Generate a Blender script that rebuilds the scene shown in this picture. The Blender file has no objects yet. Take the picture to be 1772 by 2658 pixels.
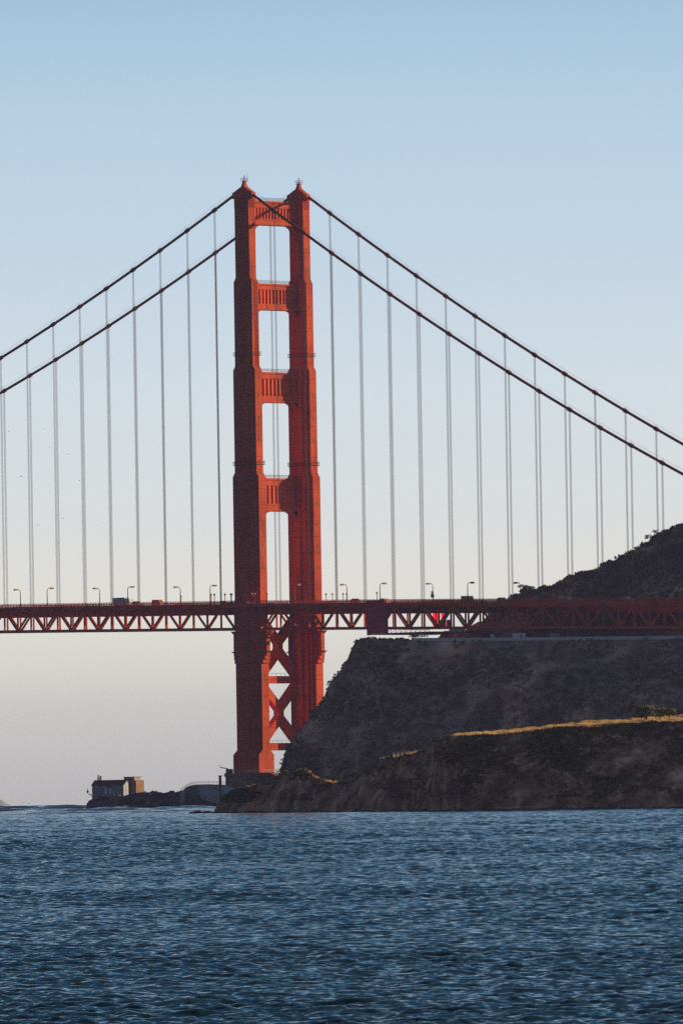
import bpy, math, random
import numpy as np
from mathutils import Vector, Matrix
random.seed(7); RNG = np.random.default_rng(7)
SC = bpy.context.scene; COL = SC.collection
# ------------------------------------------------------------------ camera (solved from the cable bands)
CAM = np.array([2192.4991, 2417.0332, 3.4]); YAW, PITCH, ROLL, FPX = 3.9684463, 0.0319043, -0.0167035, 23156.356
fw = np.array([math.cos(YAW)*math.cos(PITCH), math.sin(YAW)*math.cos(PITCH), math.sin(PITCH)])
rt = np.array([math.sin(YAW), -math.cos(YAW), 0.0]); up = np.cross(rt, fw)
rr = rt*math.cos(ROLL)+up*math.sin(ROLL); uu = -rt*math.sin(ROLL)+up*math.cos(ROLL)
FH = np.array([math.cos(YAW), math.sin(YAW), 0.0]); RH = rt
cd = bpy.data.cameras.new('camera'); cam = bpy.data.objects.new('camera', cd); COL.objects.link(cam)
cd.sensor_fit = 'VERTICAL'; cd.sensor_height = 36.0; cd.lens = FPX/2658*36.0
cd.clip_start = 1.0; cd.clip_end = 60000
M4 = Matrix.Identity(4)
for i in range(3):
    M4[i][0] = rr[i]; M4[i][1] = uu[i]; M4[i][2] = -fw[i]; M4[i][3] = CAM[i]
cam.matrix_world = M4; SC.camera = cam
SC.view_settings.view_transform = 'Standard'; SC.view_settings.look = 'None'
SC.cycles.use_denoising = False
SC.view_settings.exposure = 0.35; SC.view_settings.gamma = 1.0
# ------------------------------------------------------------------ sun and sky
SUN_EL = math.radians(10.0); KX = 2.35; SUN_AZ = math.atan2(1.0, -KX)                    # sun stands west of the bridge's north axis
sdir = np.array([-KX, 1.0, 0.0]); sdir /= np.linalg.norm(sdir); sdir = sdir*math.cos(SUN_EL)+np.array([0, 0, math.sin(SUN_EL)])
sl = bpy.data.lights.new('sun', 'SUN'); sl.energy = 5.0; sl.angle = math.radians(0.5); sl.color = (1.0, 0.78, 0.50)
so = bpy.data.objects.new('sun', sl); COL.objects.link(so)
so.rotation_euler = Vector(sdir).to_track_quat('Z', 'Y').to_euler()
W = bpy.data.worlds.new('World'); SC.world = W; W.use_nodes = True
nt = W.node_tree; N = nt.nodes; L = nt.links
for n in list(N): N.remove(n)
out = N.new('ShaderNodeOutputWorld'); bg = N.new('ShaderNodeBackground'); L.new(bg.outputs[0], out.inputs[0])
sky = N.new('ShaderNodeTexSky'); sky.sky_type = 'NISHITA'; sky.sun_disc = False
sky.sun_elevation = SUN_EL; sky.sun_rotation = math.atan2(sdir[0], sdir[1]); sky.dust_density = 1.2; sky.ozone_density = 2.0
tc = N.new('ShaderNodeTexCoord'); sx = N.new('ShaderNodeSeparateXYZ'); L.new(tc.outputs['Generated'], sx.inputs[0])
mr = N.new('ShaderNodeMapRange'); mr.inputs[1].default_value = -0.01; mr.inputs[2].default_value = 0.55; L.new(sx.outputs['Z'], mr.inputs[0])
ramp = N.new('ShaderNodeValToRGB'); L.new(mr.outputs[0], ramp.inputs[0]); cr = ramp.color_ramp; cr.interpolation = 'LINEAR'
def s2l(c): return tuple(((v/255+0.055)/1.055)**2.4 if v/255 > 0.04045 else v/255/12.92 for v in c)
# the low band of sea haze and the sky right above it: sine of elevation -> display colour
SKYEL = [(-0.01, (187, 187, 178)), (0.0015, (208, 207, 194)), (0.0085, (225, 224, 208)), (0.0150, (239, 237, 221)), (0.0215, (242, 239, 226)), (0.031, (229, 233, 230)),
         (0.0455, (217, 229, 234)), (0.060, (200, 219, 233)), (0.0745, (188, 213, 231)), (0.089, (166, 199, 222)), (0.13, (106, 152, 186)), (0.24, (58, 103, 141)), (0.52, (32, 65, 98))]
while len(cr.elements) < len(SKYEL): cr.elements.new(0.5)
for e, (z, c) in zip(cr.elements, SKYEL):
    e.position = (z+0.01)/0.56; e.color = (*s2l(c), 1)
SKY_K = 0.10
mul = N.new('ShaderNodeVectorMath'); mul.operation = 'SCALE'; mul.inputs[3].default_value = 1.0/(2**SC.view_settings.exposure)/SKY_K
L.new(ramp.outputs[0], mul.inputs[0])
mf = N.new('ShaderNodeMapRange'); mf.interpolation_type = 'SMOOTHSTEP'; mf.inputs[1].default_value = 0.30; mf.inputs[2].default_value = 0.70; L.new(sx.outputs['Z'], mf.inputs[0])
mix = N.new('ShaderNodeMixRGB'); L.new(mf.outputs[0], mix.inputs[0]); L.new(mul.outputs[0], mix.inputs[1]); L.new(sky.outputs[0], mix.inputs[2])
# the sky away from the sun is dimmer
vd = N.new('ShaderNodeVectorMath'); vd.operation = 'DOT_PRODUCT'; L.new(tc.outputs['Generated'], vd.inputs[0]); hs = sdir[:2]/np.linalg.norm(sdir[:2]); vd.inputs[1].default_value = (hs[0], hs[1], 0)
az = N.new('ShaderNodeMapRange'); az.interpolation_type = 'SMOOTHSTEP'; az.inputs[1].default_value = -0.75; az.inputs[2].default_value = 0.2; az.inputs[3].default_value = 0.50; az.inputs[4].default_value = 1.0; L.new(vd.outputs['Value'], az.inputs[0])
sc2 = N.new('ShaderNodeVectorMath'); sc2.operation = 'SCALE'; L.new(mix.outputs[0], sc2.inputs[0]); L.new(az.outputs[0], sc2.inputs[3])
L.new(sc2.outputs[0], bg.inputs[0]); bg.inputs[1].default_value = SKY_K
# ------------------------------------------------------------------ helpers
def ray(px, py): return fw+(px-886)/FPX*rr-(py-1329)/FPX*uu        # photo pixel -> direction
def at_depth(px, py, d):
    v = ray(px, py); return CAM+v*(d/(v@FH))
def SD(s, d, z=0.0):
    p = CAM+RH*s+FH*d; return np.array([p[0], p[1], z])
def sd_of(p): q = np.asarray(p)-CAM; return q@RH, q@FH
class MB:
    def __init__(s): s.v = []; s.f = []
    def add(s, vs, fs):
        o = len(s.v); s.v += [tuple(map(float, p)) for p in vs]; s.f += [tuple(i+o for i in f) for f in fs]; return s
    def box(s, x0, x1, y0, y1, z0, z1):
        return s.add([(x0,y0,z0),(x1,y0,z0),(x1,y1,z0),(x0,y1,z0),(x0,y0,z1),(x1,y0,z1),(x1,y1,z1),(x0,y1,z1)],
                     [(0,3,2,1),(4,5,6,7),(0,1,5,4),(1,2,6,5),(2,3,7,6),(3,0,4,7)])
    def frustum(s, b, t):   # b, t = (x0,x1,y0,y1,z)
        return s.add([(b[0],b[2],b[4]),(b[1],b[2],b[4]),(b[1],b[3],b[4]),(b[0],b[3],b[4]),(t[0],t[2],t[4]),(t[1],t[2],t[4]),(t[1],t[3],t[4]),(t[0],t[3],t[4])],
                     [(0,3,2,1),(4,5,6,7),(0,1,5,4),(1,2,6,5),(2,3,7,6),(3,0,4,7)])
    def obox(s, c, ax, ay, hz0, hz1):   # oriented box: centre (x,y), half vectors ax, ay in plan
        c = np.array(c[:2]); ax = np.array(ax[:2]); ay = np.array(ay[:2])
        q = [c-ax-ay, c+ax-ay, c+ax+ay, c-ax+ay]
        return s.add([(*p, hz0) for p in q]+[(*p, hz1) for p in q], [(0,3,2,1),(4,5,6,7),(0,1,5,4),(1,2,6,5),(2,3,7,6),(3,0,4,7)])
    def prism(s, poly, axis, a, b):   # poly of (u,w); axis 'y' -> (x,z) profile, 'x' -> (y,z), 'z' -> (x,y)
        n = len(poly)
        mk = {'y': lambda u, w, t: (u, t, w), 'x': lambda u, w, t: (t, u, w), 'z': lambda u, w, t: (u, w, t)}[axis]
        vs = [mk(u, w, a) for u, w in poly]+[mk(u, w, b) for u, w in poly]
        fs = [tuple(range(n)), tuple(range(2*n-1, n-1, -1))]+[(i, i+n, (i+1) % n+n, (i+1) % n) for i in range(n)]
        return s.add(vs, fs)
    def tube(s, pts, r, n=6, caps=True):
        pts = [np.array(p, float) for p in pts]; k = len(pts); vs = []
        rs = r if isinstance(r, (list, tuple)) else [r]*k
        for i, p in enumerate(pts):
            t = pts[min(i+1, k-1)]-pts[max(i-1, 0)]; t /= np.linalg.norm(t)
            a = np.cross(t, (0, 0, 1.0)) if abs(t[2]) < 0.95 else np.cross(t, (1.0, 0, 0)); a /= np.linalg.norm(a); b = np.cross(t, a)
            vs += [p+rs[i]*(math.cos(2*math.pi*j/n)*a+math.sin(2*math.pi*j/n)*b) for j in range(n)]
        fs = [(i*n+j, i*n+(j+1) % n, (i+1)*n+(j+1) % n, (i+1)*n+j) for i in range(k-1) for j in range(n)]
        if caps: fs += [tuple(range(n-1, -1, -1)), tuple((k-1)*n+j for j in range(n))]
        return s.add(vs, fs)
    def bar(s, p, q, w, h):   # rectangular bar from p to q, w across (horizontal), h in the bar's own vertical
        p, q = np.array(p, float), np.array(q, float); t = q-p; t /= np.linalg.norm(t)
        a = np.cross(t, (0, 0, 1.0)) if abs(t[2]) < 0.99 else np.array([1.0, 0, 0]); a /= np.linalg.norm(a); b = np.cross(a, t)
        vs = [c+sa*a*w/2+sb*b*h/2 for c in (p, q) for sa, sb in ((-1,-1),(1,-1),(1,1),(-1,1))]
        return s.add(vs, [(0,3,2,1),(4,5,6,7),(0,1,5,4),(1,2,6,5),(2,3,7,6),(3,0,4,7)])
    def ball(s, c, r, nu=8, nv=6, sz=1.0):
        vs = [(c[0], c[1], c[2]-r*sz)]
        for i in range(1, nv):
            a = -math.pi/2+math.pi*i/nv
            vs += [(c[0]+r*math.cos(a)*math.cos(2*math.pi*j/nu), c[1]+r*math.cos(a)*math.sin(2*math.pi*j/nu), c[2]+r*sz*math.sin(a)) for j in range(nu)]
        vs.append((c[0], c[1], c[2]+r*sz)); n = len(vs)-1
        fs = [(0, 1+(j+1) % nu, 1+j) for j in range(nu)]
        for i in range(nv-2): fs += [(1+i*nu+j, 1+i*nu+(j+1) % nu, 1+(i+1)*nu+(j+1) % nu, 1+(i+1)*nu+j) for j in range(nu)]
        fs += [(n, 1+(nv-2)*nu+j, 1+(nv-2)*nu+(j+1) % nu) for j in range(nu)]
        return s.add(vs, fs)
    def build(s, name, mat, parent=None, smooth=False, origin=None):
        o = np.array(WL[parent.name] if parent is not None else (origin if origin is not None else (0, 0, 0)), float)
        me = bpy.data.meshes.new(name); v = np.array(s.v)-o
        me.from_pydata(v.tolist(), [], s.f); me.update()
        import bmesh
        bm = bmesh.new(); bm.from_mesh(me); bmesh.ops.recalc_face_normals(bm, faces=bm.faces); bm.to_mesh(me); bm.free()
        if smooth: me.polygons.foreach_set('use_smooth', [True]*len(me.polygons))
        me.materials.append(mat)
        ob = bpy.data.objects.new(name, me); COL.objects.link(ob)
        if parent is not None: ob.parent = parent; WL[ob.name] = tuple(WL[parent.name])
        else: ob.location = o; WL[ob.name] = tuple(o)
        return ob
WL = {}
def tag(o, label=None, cat=None, group=None, kind=None):
    for k, v in (('label', label), ('category', cat), ('group', group), ('kind', kind)):
        if v: o[k] = v
    return o
def empty(name, loc, label, cat, group=None):
    o = bpy.data.objects.new(name, None); COL.objects.link(o); o.location = loc; o.empty_display_size = 0.5; WL[o.name] = tuple(map(float, loc))
    return tag(o, label, cat, group)
def copy_thing(o, loc, label=None):
    c = o.copy(); COL.objects.link(c); c.location = loc
    if label: c['label'] = label
    for ch in list(o.children):
        k = ch.copy(); COL.objects.link(k); k.parent = c
        for g in list(ch.children):
            h = g.copy(); COL.objects.link(h); h.parent = k
    return c
def np_mesh(name, V, F, mat, smooth=True):
    me = bpy.data.meshes.new(name); me.vertices.add(len(V)); me.vertices.foreach_set('co', np.ascontiguousarray(V, np.float32).ravel())
    k = F.shape[1]; me.loops.add(F.size); me.loops.foreach_set('vertex_index', np.ascontiguousarray(F, np.int32).ravel())
    me.polygons.add(len(F)); me.polygons.foreach_set('loop_start', np.arange(0, F.size, k, dtype=np.int32))
    me.update(calc_edges=True); me.polygons.foreach_set('use_smooth', np.full(len(F), smooth)); me.materials.append(mat); me.update()
    o = bpy.data.objects.new(name, me); COL.objects.link(o); WL[o.name] = (0, 0, 0); return o
def grid_faces(nr, nc):
    i = np.arange((nr-1)*(nc-1)); r = i//(nc-1); c = i % (nc-1); a = r*nc+c
    return np.stack([a, a+1, a+nc+1, a+nc], 1)
def vnoise(x, y, seed=0):
    xi = np.floor(x).astype(np.int64); yi = np.floor(y).astype(np.int64); fx = x-xi; fy = y-yi
    fx = fx*fx*fx*(fx*(fx*6-15)+10); fy = fy*fy*fy*(fy*(fy*6-15)+10)
    def h(a, b):
        n = (a*374761393+b*668265263+seed*1442695041) & 0x7fffffff; n = ((n ^ (n >> 13))*1274126177) & 0x7fffffff
        return ((n ^ (n >> 16)) & 0xffff)/32767.5-1.0
    return (h(xi, yi)*(1-fx)+h(xi+1, yi)*fx)*(1-fy)+(h(xi, yi+1)*(1-fx)+h(xi+1, yi+1)*fx)*fy
def fbm(x, y, seed=0, oct=4, g=0.5):
    t = 0; a = 1.0
    for k in range(oct): t = t+a*vnoise(x*2**k+k*17.3, y*2**k-k*9.1, seed+k); a *= g
    return t
# ------------------------------------------------------------------ materials
def mat(name, base, rough=0.6, spec=0.3, metal=0.0):
    m = bpy.data.materials.new(name); m.use_nodes = True; b = m.node_tree.nodes['Principled BSDF']
    b.inputs['Base Color'].default_value = (*base, 1); b.inputs['Roughness'].default_value = rough
    b.inputs['Specular IOR Level'].default_value = spec; b.inputs['Metallic'].default_value = metal; return m
def nodes(m): return m.node_tree.nodes, m.node_tree.links, m.node_tree.nodes['Principled BSDF']
def noise_mat(name, cols, scale, rough=0.7, spec=0.25, bump=0.0, bscale=None, detail=5, stretch=(1, 1, 1), island=0.0, pos=None, macro=0.0, mlo=0.5, mhi=2.2):
    m = mat(name, cols[0], rough, spec); n, l, b = nodes(m)
    ge = n.new('ShaderNodeNewGeometry'); mp = n.new('ShaderNodeMapping'); mp.inputs['Scale'].default_value = stretch; l.new(ge.outputs['Position'], mp.inputs[0])
    nz = n.new('ShaderNodeTexNoise'); nz.inputs['Scale'].default_value = scale; nz.inputs['Detail'].default_value = detail; nz.inputs['Roughness'].default_value = 0.62; l.new(mp.outputs[0], nz.inputs['Vector'])
    rp = n.new('ShaderNodeValToRGB'); fac = nz.outputs['Fac']
    if island:
        ma = n.new('ShaderNodeMath'); ma.operation = 'MULTIPLY_ADD'; l.new(ge.outputs['Random Per Island'], ma.inputs[0]); ma.inputs[1].default_value = island
        su = n.new('ShaderNodeMath'); su.operation = 'SUBTRACT'; l.new(fac, su.inputs[0]); su.inputs[1].default_value = island/2; l.new(su.outputs[0], ma.inputs[2]); fac = ma.outputs[0]
    l.new(fac, rp.inputs[0]); e = rp.color_ramp.elements
    while len(e) < len(cols): e.new(0.5)
    for i, (el, c) in enumerate(zip(e, cols)):
        el.position = pos[i] if pos else 0.3+0.4*i/(len(cols)-1); el.color = (*c, 1)
    l.new(rp.outputs[0], b.inputs['Base Color'])
    if macro:
        n3 = n.new('ShaderNodeTexNoise'); n3.inputs['Scale'].default_value = macro; n3.inputs['Detail'].default_value = 5; n3.inputs['Roughness'].default_value = 0.65; n3.inputs['Distortion'].default_value = 0.8; l.new(mp.outputs[0], n3.inputs['Vector'])
        r3 = n.new('ShaderNodeMapRange'); r3.inputs[1].default_value = 0.36; r3.inputs[2].default_value = 0.66; r3.inputs[3].default_value = mlo; r3.inputs[4].default_value = mhi; l.new(n3.outputs['Fac'], r3.inputs[0])
        s3 = n.new('ShaderNodeVectorMath'); s3.operation = 'SCALE'; l.new(rp.outputs[0], s3.inputs[0]); l.new(r3.outputs[0], s3.inputs[3]); l.new(s3.outputs[0], b.inputs['Base Color'])
    if bump:
        n2 = n.new('ShaderNodeTexNoise'); n2.inputs['Scale'].default_value = bscale or scale*4; n2.inputs['Detail'].default_value = 6; l.new(mp.outputs[0], n2.inputs['Vector'])
        bp = n.new('ShaderNodeBump'); bp.inputs['Strength'].default_value = 0.8; bp.inputs['Distance'].default_value = bump; l.new(n2.outputs['Fac'], bp.inputs['Height']); l.new(bp.outputs[0], b.inputs['Normal'])
    return m
def steel_mat(name, base, seams=True):
    m = noise_mat(name, [tuple(v*0.72 for v in base), base, tuple(min(1, v*1.16) for v in base)], 0.22, 0.8, 0.06, stretch=(1, 1, 0.3), detail=8, pos=(0.38, 0.5, 0.62))
    n, l, b = nodes(m); src = b.inputs['Base Color'].links[0].from_socket
    if seams:
        ge = n.new('ShaderNodeNewGeometry'); sp = n.new('ShaderNodeSeparateXYZ'); l.new(ge.outputs['Position'], sp.inputs[0])
        wv = n.new('ShaderNodeMath'); wv.operation = 'MODULO'; l.new(sp.outputs['Z'], wv.inputs[0]); wv.inputs[1].default_value = 5.8
        lt = n.new('ShaderNodeMath'); lt.operation = 'LESS_THAN'; l.new(wv.outputs[0], lt.inputs[0]); lt.inputs[1].default_value = 0.22
        ns = n.new('ShaderNodeTexNoise'); ns.inputs['Scale'].default_value = 0.35; l.new(ge.outputs['Position'], ns.inputs['Vector'])
        mm = n.new('ShaderNodeMath'); mm.operation = 'MULTIPLY'; l.new(lt.outputs[0], mm.inputs[0]); l.new(ns.outputs['Fac'], mm.inputs[1])
        mx = n.new('ShaderNodeMixRGB'); mx.blend_type = 'MULTIPLY'; l.new(mm.outputs[0], mx.inputs[0]); l.new(src, mx.inputs[1]); mx.inputs[2].default_value = (0.35, 0.3, 0.3, 1); l.new(mx.outputs[0], b.inputs['Base Color'])
    return m
ORANGE = (0.57, 0.086, 0.022)
M_T = steel_mat('bridge_orange_paint', ORANGE); M_P = steel_mat('bridge_orange_paint_plain', ORANGE, False)
M_CAB = steel_mat('cable_paint', (0.27, 0.045, 0.03), False)
M_ROPE = noise_mat('wire_rope', [(0.10, 0.06, 0.05), (0.20, 0.12, 0.10)], 3.0, 0.6, 0.3)
M_DARKSTEEL = noise_mat('weathered_dark_steel', [(0.06, 0.035, 0.03), (0.12, 0.06, 0.045)], 1.0)
M_CONC = noise_mat('pier_concrete', [(0.20, 0.085, 0.07), (0.27, 0.13, 0.11), (0.32, 0.2, 0.17)], 0.15, 0.85, 0.2, stretch=(1, 1, 0.4))
M_ROAD = noise_mat('asphalt_deck', [(0.04, 0.04, 0.045), (0.06, 0.06, 0.06)], 1.0, 0.9)
M_LAMP = mat('lamp_amber_glass', (0.75, 0.40, 0.10), 0.35, 0.5); M_POST = noise_mat('lamp_post_paint', [(0.16, 0.06, 0.04), (0.22, 0.09, 0.06)], 1.0)
M_RED = noise_mat('red_tarp', [(0.62, 0.015, 0.03), (0.75, 0.03, 0.06)], 0.8, 0.6)
M_MAROON = noise_mat('maroon_sheet', [(0.50, 0.045, 0.08), (0.60, 0.06, 0.10)], 0.6, 0.7)
M_GREEN = mat('sign_green', (0.01, 0.22, 0.12), 0.5); M_WHITE = noise_mat('white_paint', [(0.62, 0.62, 0.60), (0.75, 0.74, 0.72)], 2.0, 0.6)
M_BLUEGREY = noise_mat('truck_box_paint', [(0.30, 0.36, 0.48), (0.36, 0.42, 0.54)], 1.0, 0.5); M_GLASS = mat('dark_glass', (0.02, 0.025, 0.03), 0.1, 0.5)
M_CARDARK = mat('dark_car_paint', (0.03, 0.03, 0.035), 0.3, 0.5); M_CARORANGE = mat('rust_car_paint', (0.42, 0.13, 0.05), 0.4, 0.5); M_CARSILVER = mat('silver_car_paint', (0.5, 0.5, 0.52), 0.3, 0.5)
M_TYRE = mat('tyre_rubber', (0.02, 0.02, 0.02), 0.9)
# ------------------------------------------------------------------ the bridge
BR = empty('suspension_bridge', (0, 0, 0), 'orange suspension bridge with a twin-legged tower, sloping cables and a trussed deck across the strait', 'bridge')
RAILPTS = np.array([(-400, 82.0), (-230, 79.4), (-141.6, 77.95), (-18, 75.75), (40, 74.62), (118.6, 72.86), (218.6, 70.45), (330, 67.6)])
def rail(y): return float(np.interp(y, RAILPTS[:, 0], RAILPTS[:, 1]))
ZT, SAG, SM, SQ, D0, SP, CX = 226.3639, 144.84289, 0.5841406, 3.54138e-4, 0.985, 15.23799, 13.716
def cable_z(y): return ZT-4*SAG*(-y/1280.16)*(1+y/1280.16) if y < 0 else ZT-SM*y+SQ*y*y
C1 = 1.067                                                         # one tower cell
def leg_section(k):   # (half x, half y) layers of the stepped, cross-like plan
    return {1: [(1.6, 3.73), (2.45, 2.9)], 2: [(1.6, 4.8), (2.67, 3.73)], 3: [(1.6, 5.85), (2.67, 4.8), (3.73, 3.6)],
            4: [(1.6, 6.85), (2.67, 5.85), (3.73, 4.8), (4.8, 2.67)]}[k]
LX = 13.45
def make_leg(sx):
    x = sx*LX; m = MB()
    for k, z0, z1 in ((4, 12.6, 120.6), (3, 122.2, 159.6), (2, 161.1, 191.8), (1, 193.4, 222.6)):
        for hx, hy in leg_section(k): m.box(x-hx, x+hx, -hy, hy, z0, z1)
    for k, z0, z1 in ((4, 120.6, 122.2), (3, 159.6, 161.1), (2, 191.8, 193.4)):      # sloping setbacks
        A = leg_section(k); B = leg_section(k-1)
        for i, (hx, hy) in enumerate(A):
            bx, by = B[min(i, len(B)-1)] if i < len(B) else (min(hx, B[-1][0]), B[-1][1])
            m.frustum((x-hx, x+hx, -hy, hy, z0), (x-min(hx, bx), x+min(hx, bx), -min(hy, by), min(hy, by), z1))
    # pedestal, widened across the bridge, with a sloping shoulder
    for s in (-1, 1):
        for (hx, hy), ex in zip(leg_section(4), (1.95, 1.95, 1.95, 1.95)):
            a, b = sorted((x+s*(hx-0.2), x+s*(hx+ex))); m.box(a, b, -hy+0.004, hy-0.004, 12.6, 19.2)
            t = sorted((x+s*(hx-0.2), x+s*(hx+0.02))); m.frustum((a, b, -hy+0.004, hy-0.004, 19.2), (t[0], t[1], -hy+0.004, hy-0.004, 21.0))
    # corbelled wind-lock housings on the side-span and main-span faces
    for s in (-1, 1):
        y = s*6.85
        for (w, d, z0, z1) in ((1.6, 0.55, 52.6, 54.0), (1.25, 1.2, 54.0, 55.4), (0.85, 1.75, 55.4, 56.2), (0.85, 1.75, 57.0, 63.2)):
            a, b = sorted((y-s*0.3, y+s*(d+0.4))); m.box(x-w, x+w, a, b, z0, z1)
        for z0, z1, d0, d1 in ((56.2, 57.0, 1.9, 3.2), (63.2, 64.4, 2.1, 3.3)):
            a, b = sorted((y, y+s*d0)); a2, b2 = sorted((y, y+s*d1)); m.frustum((x-0.9, x+0.9, a, b, z0), (x-1.3, x+1.3, a2, b2, z1))
    leg = m.build('tower_leg', M_T, BR)
    for k, z0, z1 in ((4, 24, 118), (3, 126, 157), (2, 167, 189), (1, 196, 216)):
        hy = leg_section(k)[0][1]
        for z in np.arange(z0, z1, 7.9):
            if not 50 < z < 77: MB().box(x-0.22, x+0.22, hy-0.05, hy+0.05, z, z+0.75).build('hatch', M_DARKSTEEL, leg)
    # fluted cap plates
    f = MB()
    for s in (-1, 1):
        for i in range(6):
            xx = x-1.6+0.1+i*0.6; a, b = sorted((s*3.7, s*3.86)); f.box(xx-0.1, xx+0.2, a, b, 218.9, 222.6)
        for i in range(8):
            yy = -2.7+i*0.72; a, b = sorted((x+s*2.42, x+s*2.58)); f.box(a, b, yy-0.1, yy+0.25, 218.9, 222.6)
    f.build('fluted_cap', M_T, leg)
    h = MB()                                                       # saddle housing following the cable
    h.prism([(-5.9, cable_z(-5.9)-1.15), (-5.6, cable_z(-5.9)+0.9), (-2.8, 225.9), (-1.0, 226.7), (1.0, 226.7), (2.8, 225.5), (5.0, cable_z(5.0)+0.95), (5.3, cable_z(5.3)-1.15), (3.0, 222.6), (-3.4, 222.6)], 'x', x-0.95, x+0.95)
    h.frustum((x-1.9, x+1.9, -3.3, 3.3, 222.6), (x-1.0, x+1.0, -2.0, 2.0, 225.6)); h.build('saddle_housing', M_T, leg)
    b = MB(); b.frustum((x-0.95, x+0.95, -0.95, 0.95, 226.6), (x-0.35, x+0.35, -0.35, 0.35, 229.0)); b.tube([(x, 0, 229), (x, 0, 230.6)], 0.17); b.ball((x, 0, 230.7), 0.2)
    if sx > 0: b.tube([(x-0.7, 1.0, 228.6), (x-0.7, 1.0, 231.8)], 0.05)
    b.build('beacon', M_T, leg)
    r = MB(); r.box(x-1.0, x+1.0, -1.0, 1.0, 228.5, 228.6)
    for z in (229.2, 229.8): r.tube([(x-1.0, -1.0, z), (x+1.0, -1.0, z), (x+1.0, 1.0, z), (x-1.0, 1.0, z), (x-1.0, -1.0, z)], 0.045, 4)
    for a in (-1.0, 0, 1.0):
        for c in (-1.0, 1.0): r.tube([(x+a, c, 228.5), (x+a, c, 229.85)], 0.04, 4); r.tube([(x+c, a, 228.5), (x+c, a, 229.85)], 0.04, 4)
    r.build('beacon_railing', M_DARKSTEEL, leg)
    for z, k in ((164.9, 2), (124.9, 3)):                          # inspection galleries round the leg
        g = MB(); S = leg_section(k)
        for hx, hy in S: g.box(x-hx-0.4, x+hx+0.4, -hy-0.4, hy+0.4, z, z+0.2)
        for hx, hy in S:
            for s in (-1, 1):
                for zz in (z+0.75, z+1.25): g.tube([(x-hx-0.42, s*(hy+0.42), zz), (x+hx+0.42, s*(hy+0.42), zz)], 0.035, 4)
                for a in np.arange(-hx-0.42, hx+0.43, 1.1): g.tube([(x+a, s*(hy+0.42), z), (x+a, s*(hy+0.42), z+1.5)], 0.035, 4)
                for zz in (z+0.75, z+1.25): g.tube([(x+s*(hx+0.42), -hy-0.42, zz), (x+s*(hx+0.42), hy+0.42, zz)], 0.035, 4)
                for a in np.arange(-hy-0.42, hy+0.43, 1.1): g.tube([(x+s*(hx+0.42), a, z), (x+s*(hx+0.42), a, z+1.5)], 0.035, 4)
        g.build('inspection_gallery', M_DARKSTEEL, leg)
for sx in (1, -1): make_leg(sx)
def make_strut(zb, zsb, zst, zt, k, pitch):
    xi = LX-leg_section(k)[-1][0]+0.25; y = 1.75; m = MB()
    m.box(-xi, xi, -y, y, zb, zsb); m.box(-xi, xi, -y, y, zst, zt); m.box(-xi, xi, -y+0.42, y-0.42, zsb, zst)
    m.box(-xi, xi, -y-0.35, y+0.35, zt-0.55, zt+0.12); m.box(-xi, xi, -y-0.28, y+0.28, zb-0.12, zb+0.5)
    n = int((2*xi)/pitch); x0 = -n*pitch/2
    for s in (1, -1):                                              # zigzag flutes
        for i in range(n):
            a = x0+i*pitch; w = pitch
            # ridge nearer the eastern edge: the wide flank looks west
            m.prism([(a+0.02, s*(y-0.43)), (a+0.60*w, s*(y-0.04)), (a+0.97*w, s*(y-0.43))], 'z', zsb-0.01, zst+0.01)
    for sx in (-1, 1):                                             # stepped haunches under and over the strut
        for (w, h) in ((3.4, 0.5), (2.5, 1.0), (1.7, 1.7), (1.0, 2.6)):
            a, b = sorted((sx*xi, sx*(xi-w))); m.box(a, b, -y+0.1, y-0.1, zb-h, zb+0.1)
        a, b = sorted((sx*xi, sx*(xi-2.2))); m.prism([(sx*xi, zt), (sx*(xi-2.6), zt+0.1), (sx*(xi-1.6), zt+0.75), (sx*xi, zt+1.5)], 'y', -y+0.05, y-0.05)
    st = m.build('cross_strut', M_T, BR)
    r = MB()
    for s in (-1, 1):
        for zz in (zt+0.6, zt+1.15): r.tube([(-xi, s*1.6, zz+0.12), (xi, s*1.6, zz+0.12)], 0.045, 4)
        for a in np.linspace(-xi, xi, 13): r.tube([(a, s*1.6, zt), (a, s*1.6, zt+1.3)], 0.045, 4)
    r.build('strut_railing', M_DARKSTEEL, st)
make_strut(213.0, 215.1, 219.2, 221.6, 1, 1.52)
make_strut(181.9, 184.0, 189.2, 191.3, 2, 1.70)
make_strut(148.0, 150.2, 156.5, 158.9, 3, 1.90)
make_strut(108.2, 110.9, 117.5, 120.1, 4, 2.05)
def make_brace(zc, htop, hbot, zlim=None):
    xi = LX-3.73; m = MB(); y0, y1 = -2.3, 0.6
    for s in (1, -1):      # the two chevrons of an X with a tall gusset where they meet
        poly = [(0, zc+3.5), (s*xi, zc+3.5+htop), (s*xi, zc+3.5+htop-4.3), (s*1.25, zc+0.9), (s*1.25, zc-0.9), (s*xi, zc-3.5-hbot+4.3), (s*xi, zc-3.5-hbot), (0, zc-3.5)]
        m.prism(poly, 'y', y0, y1)
    m.build('cross_brace', M_T, BR)
make_brace(34.3, 10.2, 10.2); make_brace(58.7, 10.2, 10.2)
for zb, zt in ((45.2, 47.9), (20.7, 23.4)):
    m = MB(); m.box(-LX+3.7, LX-3.7, -2.2, 0.85, zb, zt); bm_ = m.build('horizontal_beam', M_T, BR)
    r = MB()
    for s in (-2.0, 0.7):
        r.tube([(-9, s, zt+1.0), (9, s, zt+1.0)], 0.03, 4)
        for a in np.linspace(-9, 9, 9): r.tube([(a, s, zt), (a, s, zt+1.0)], 0.03, 4)
    r.build('beam_handrail', M_DARKSTEEL, bm_)
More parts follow.
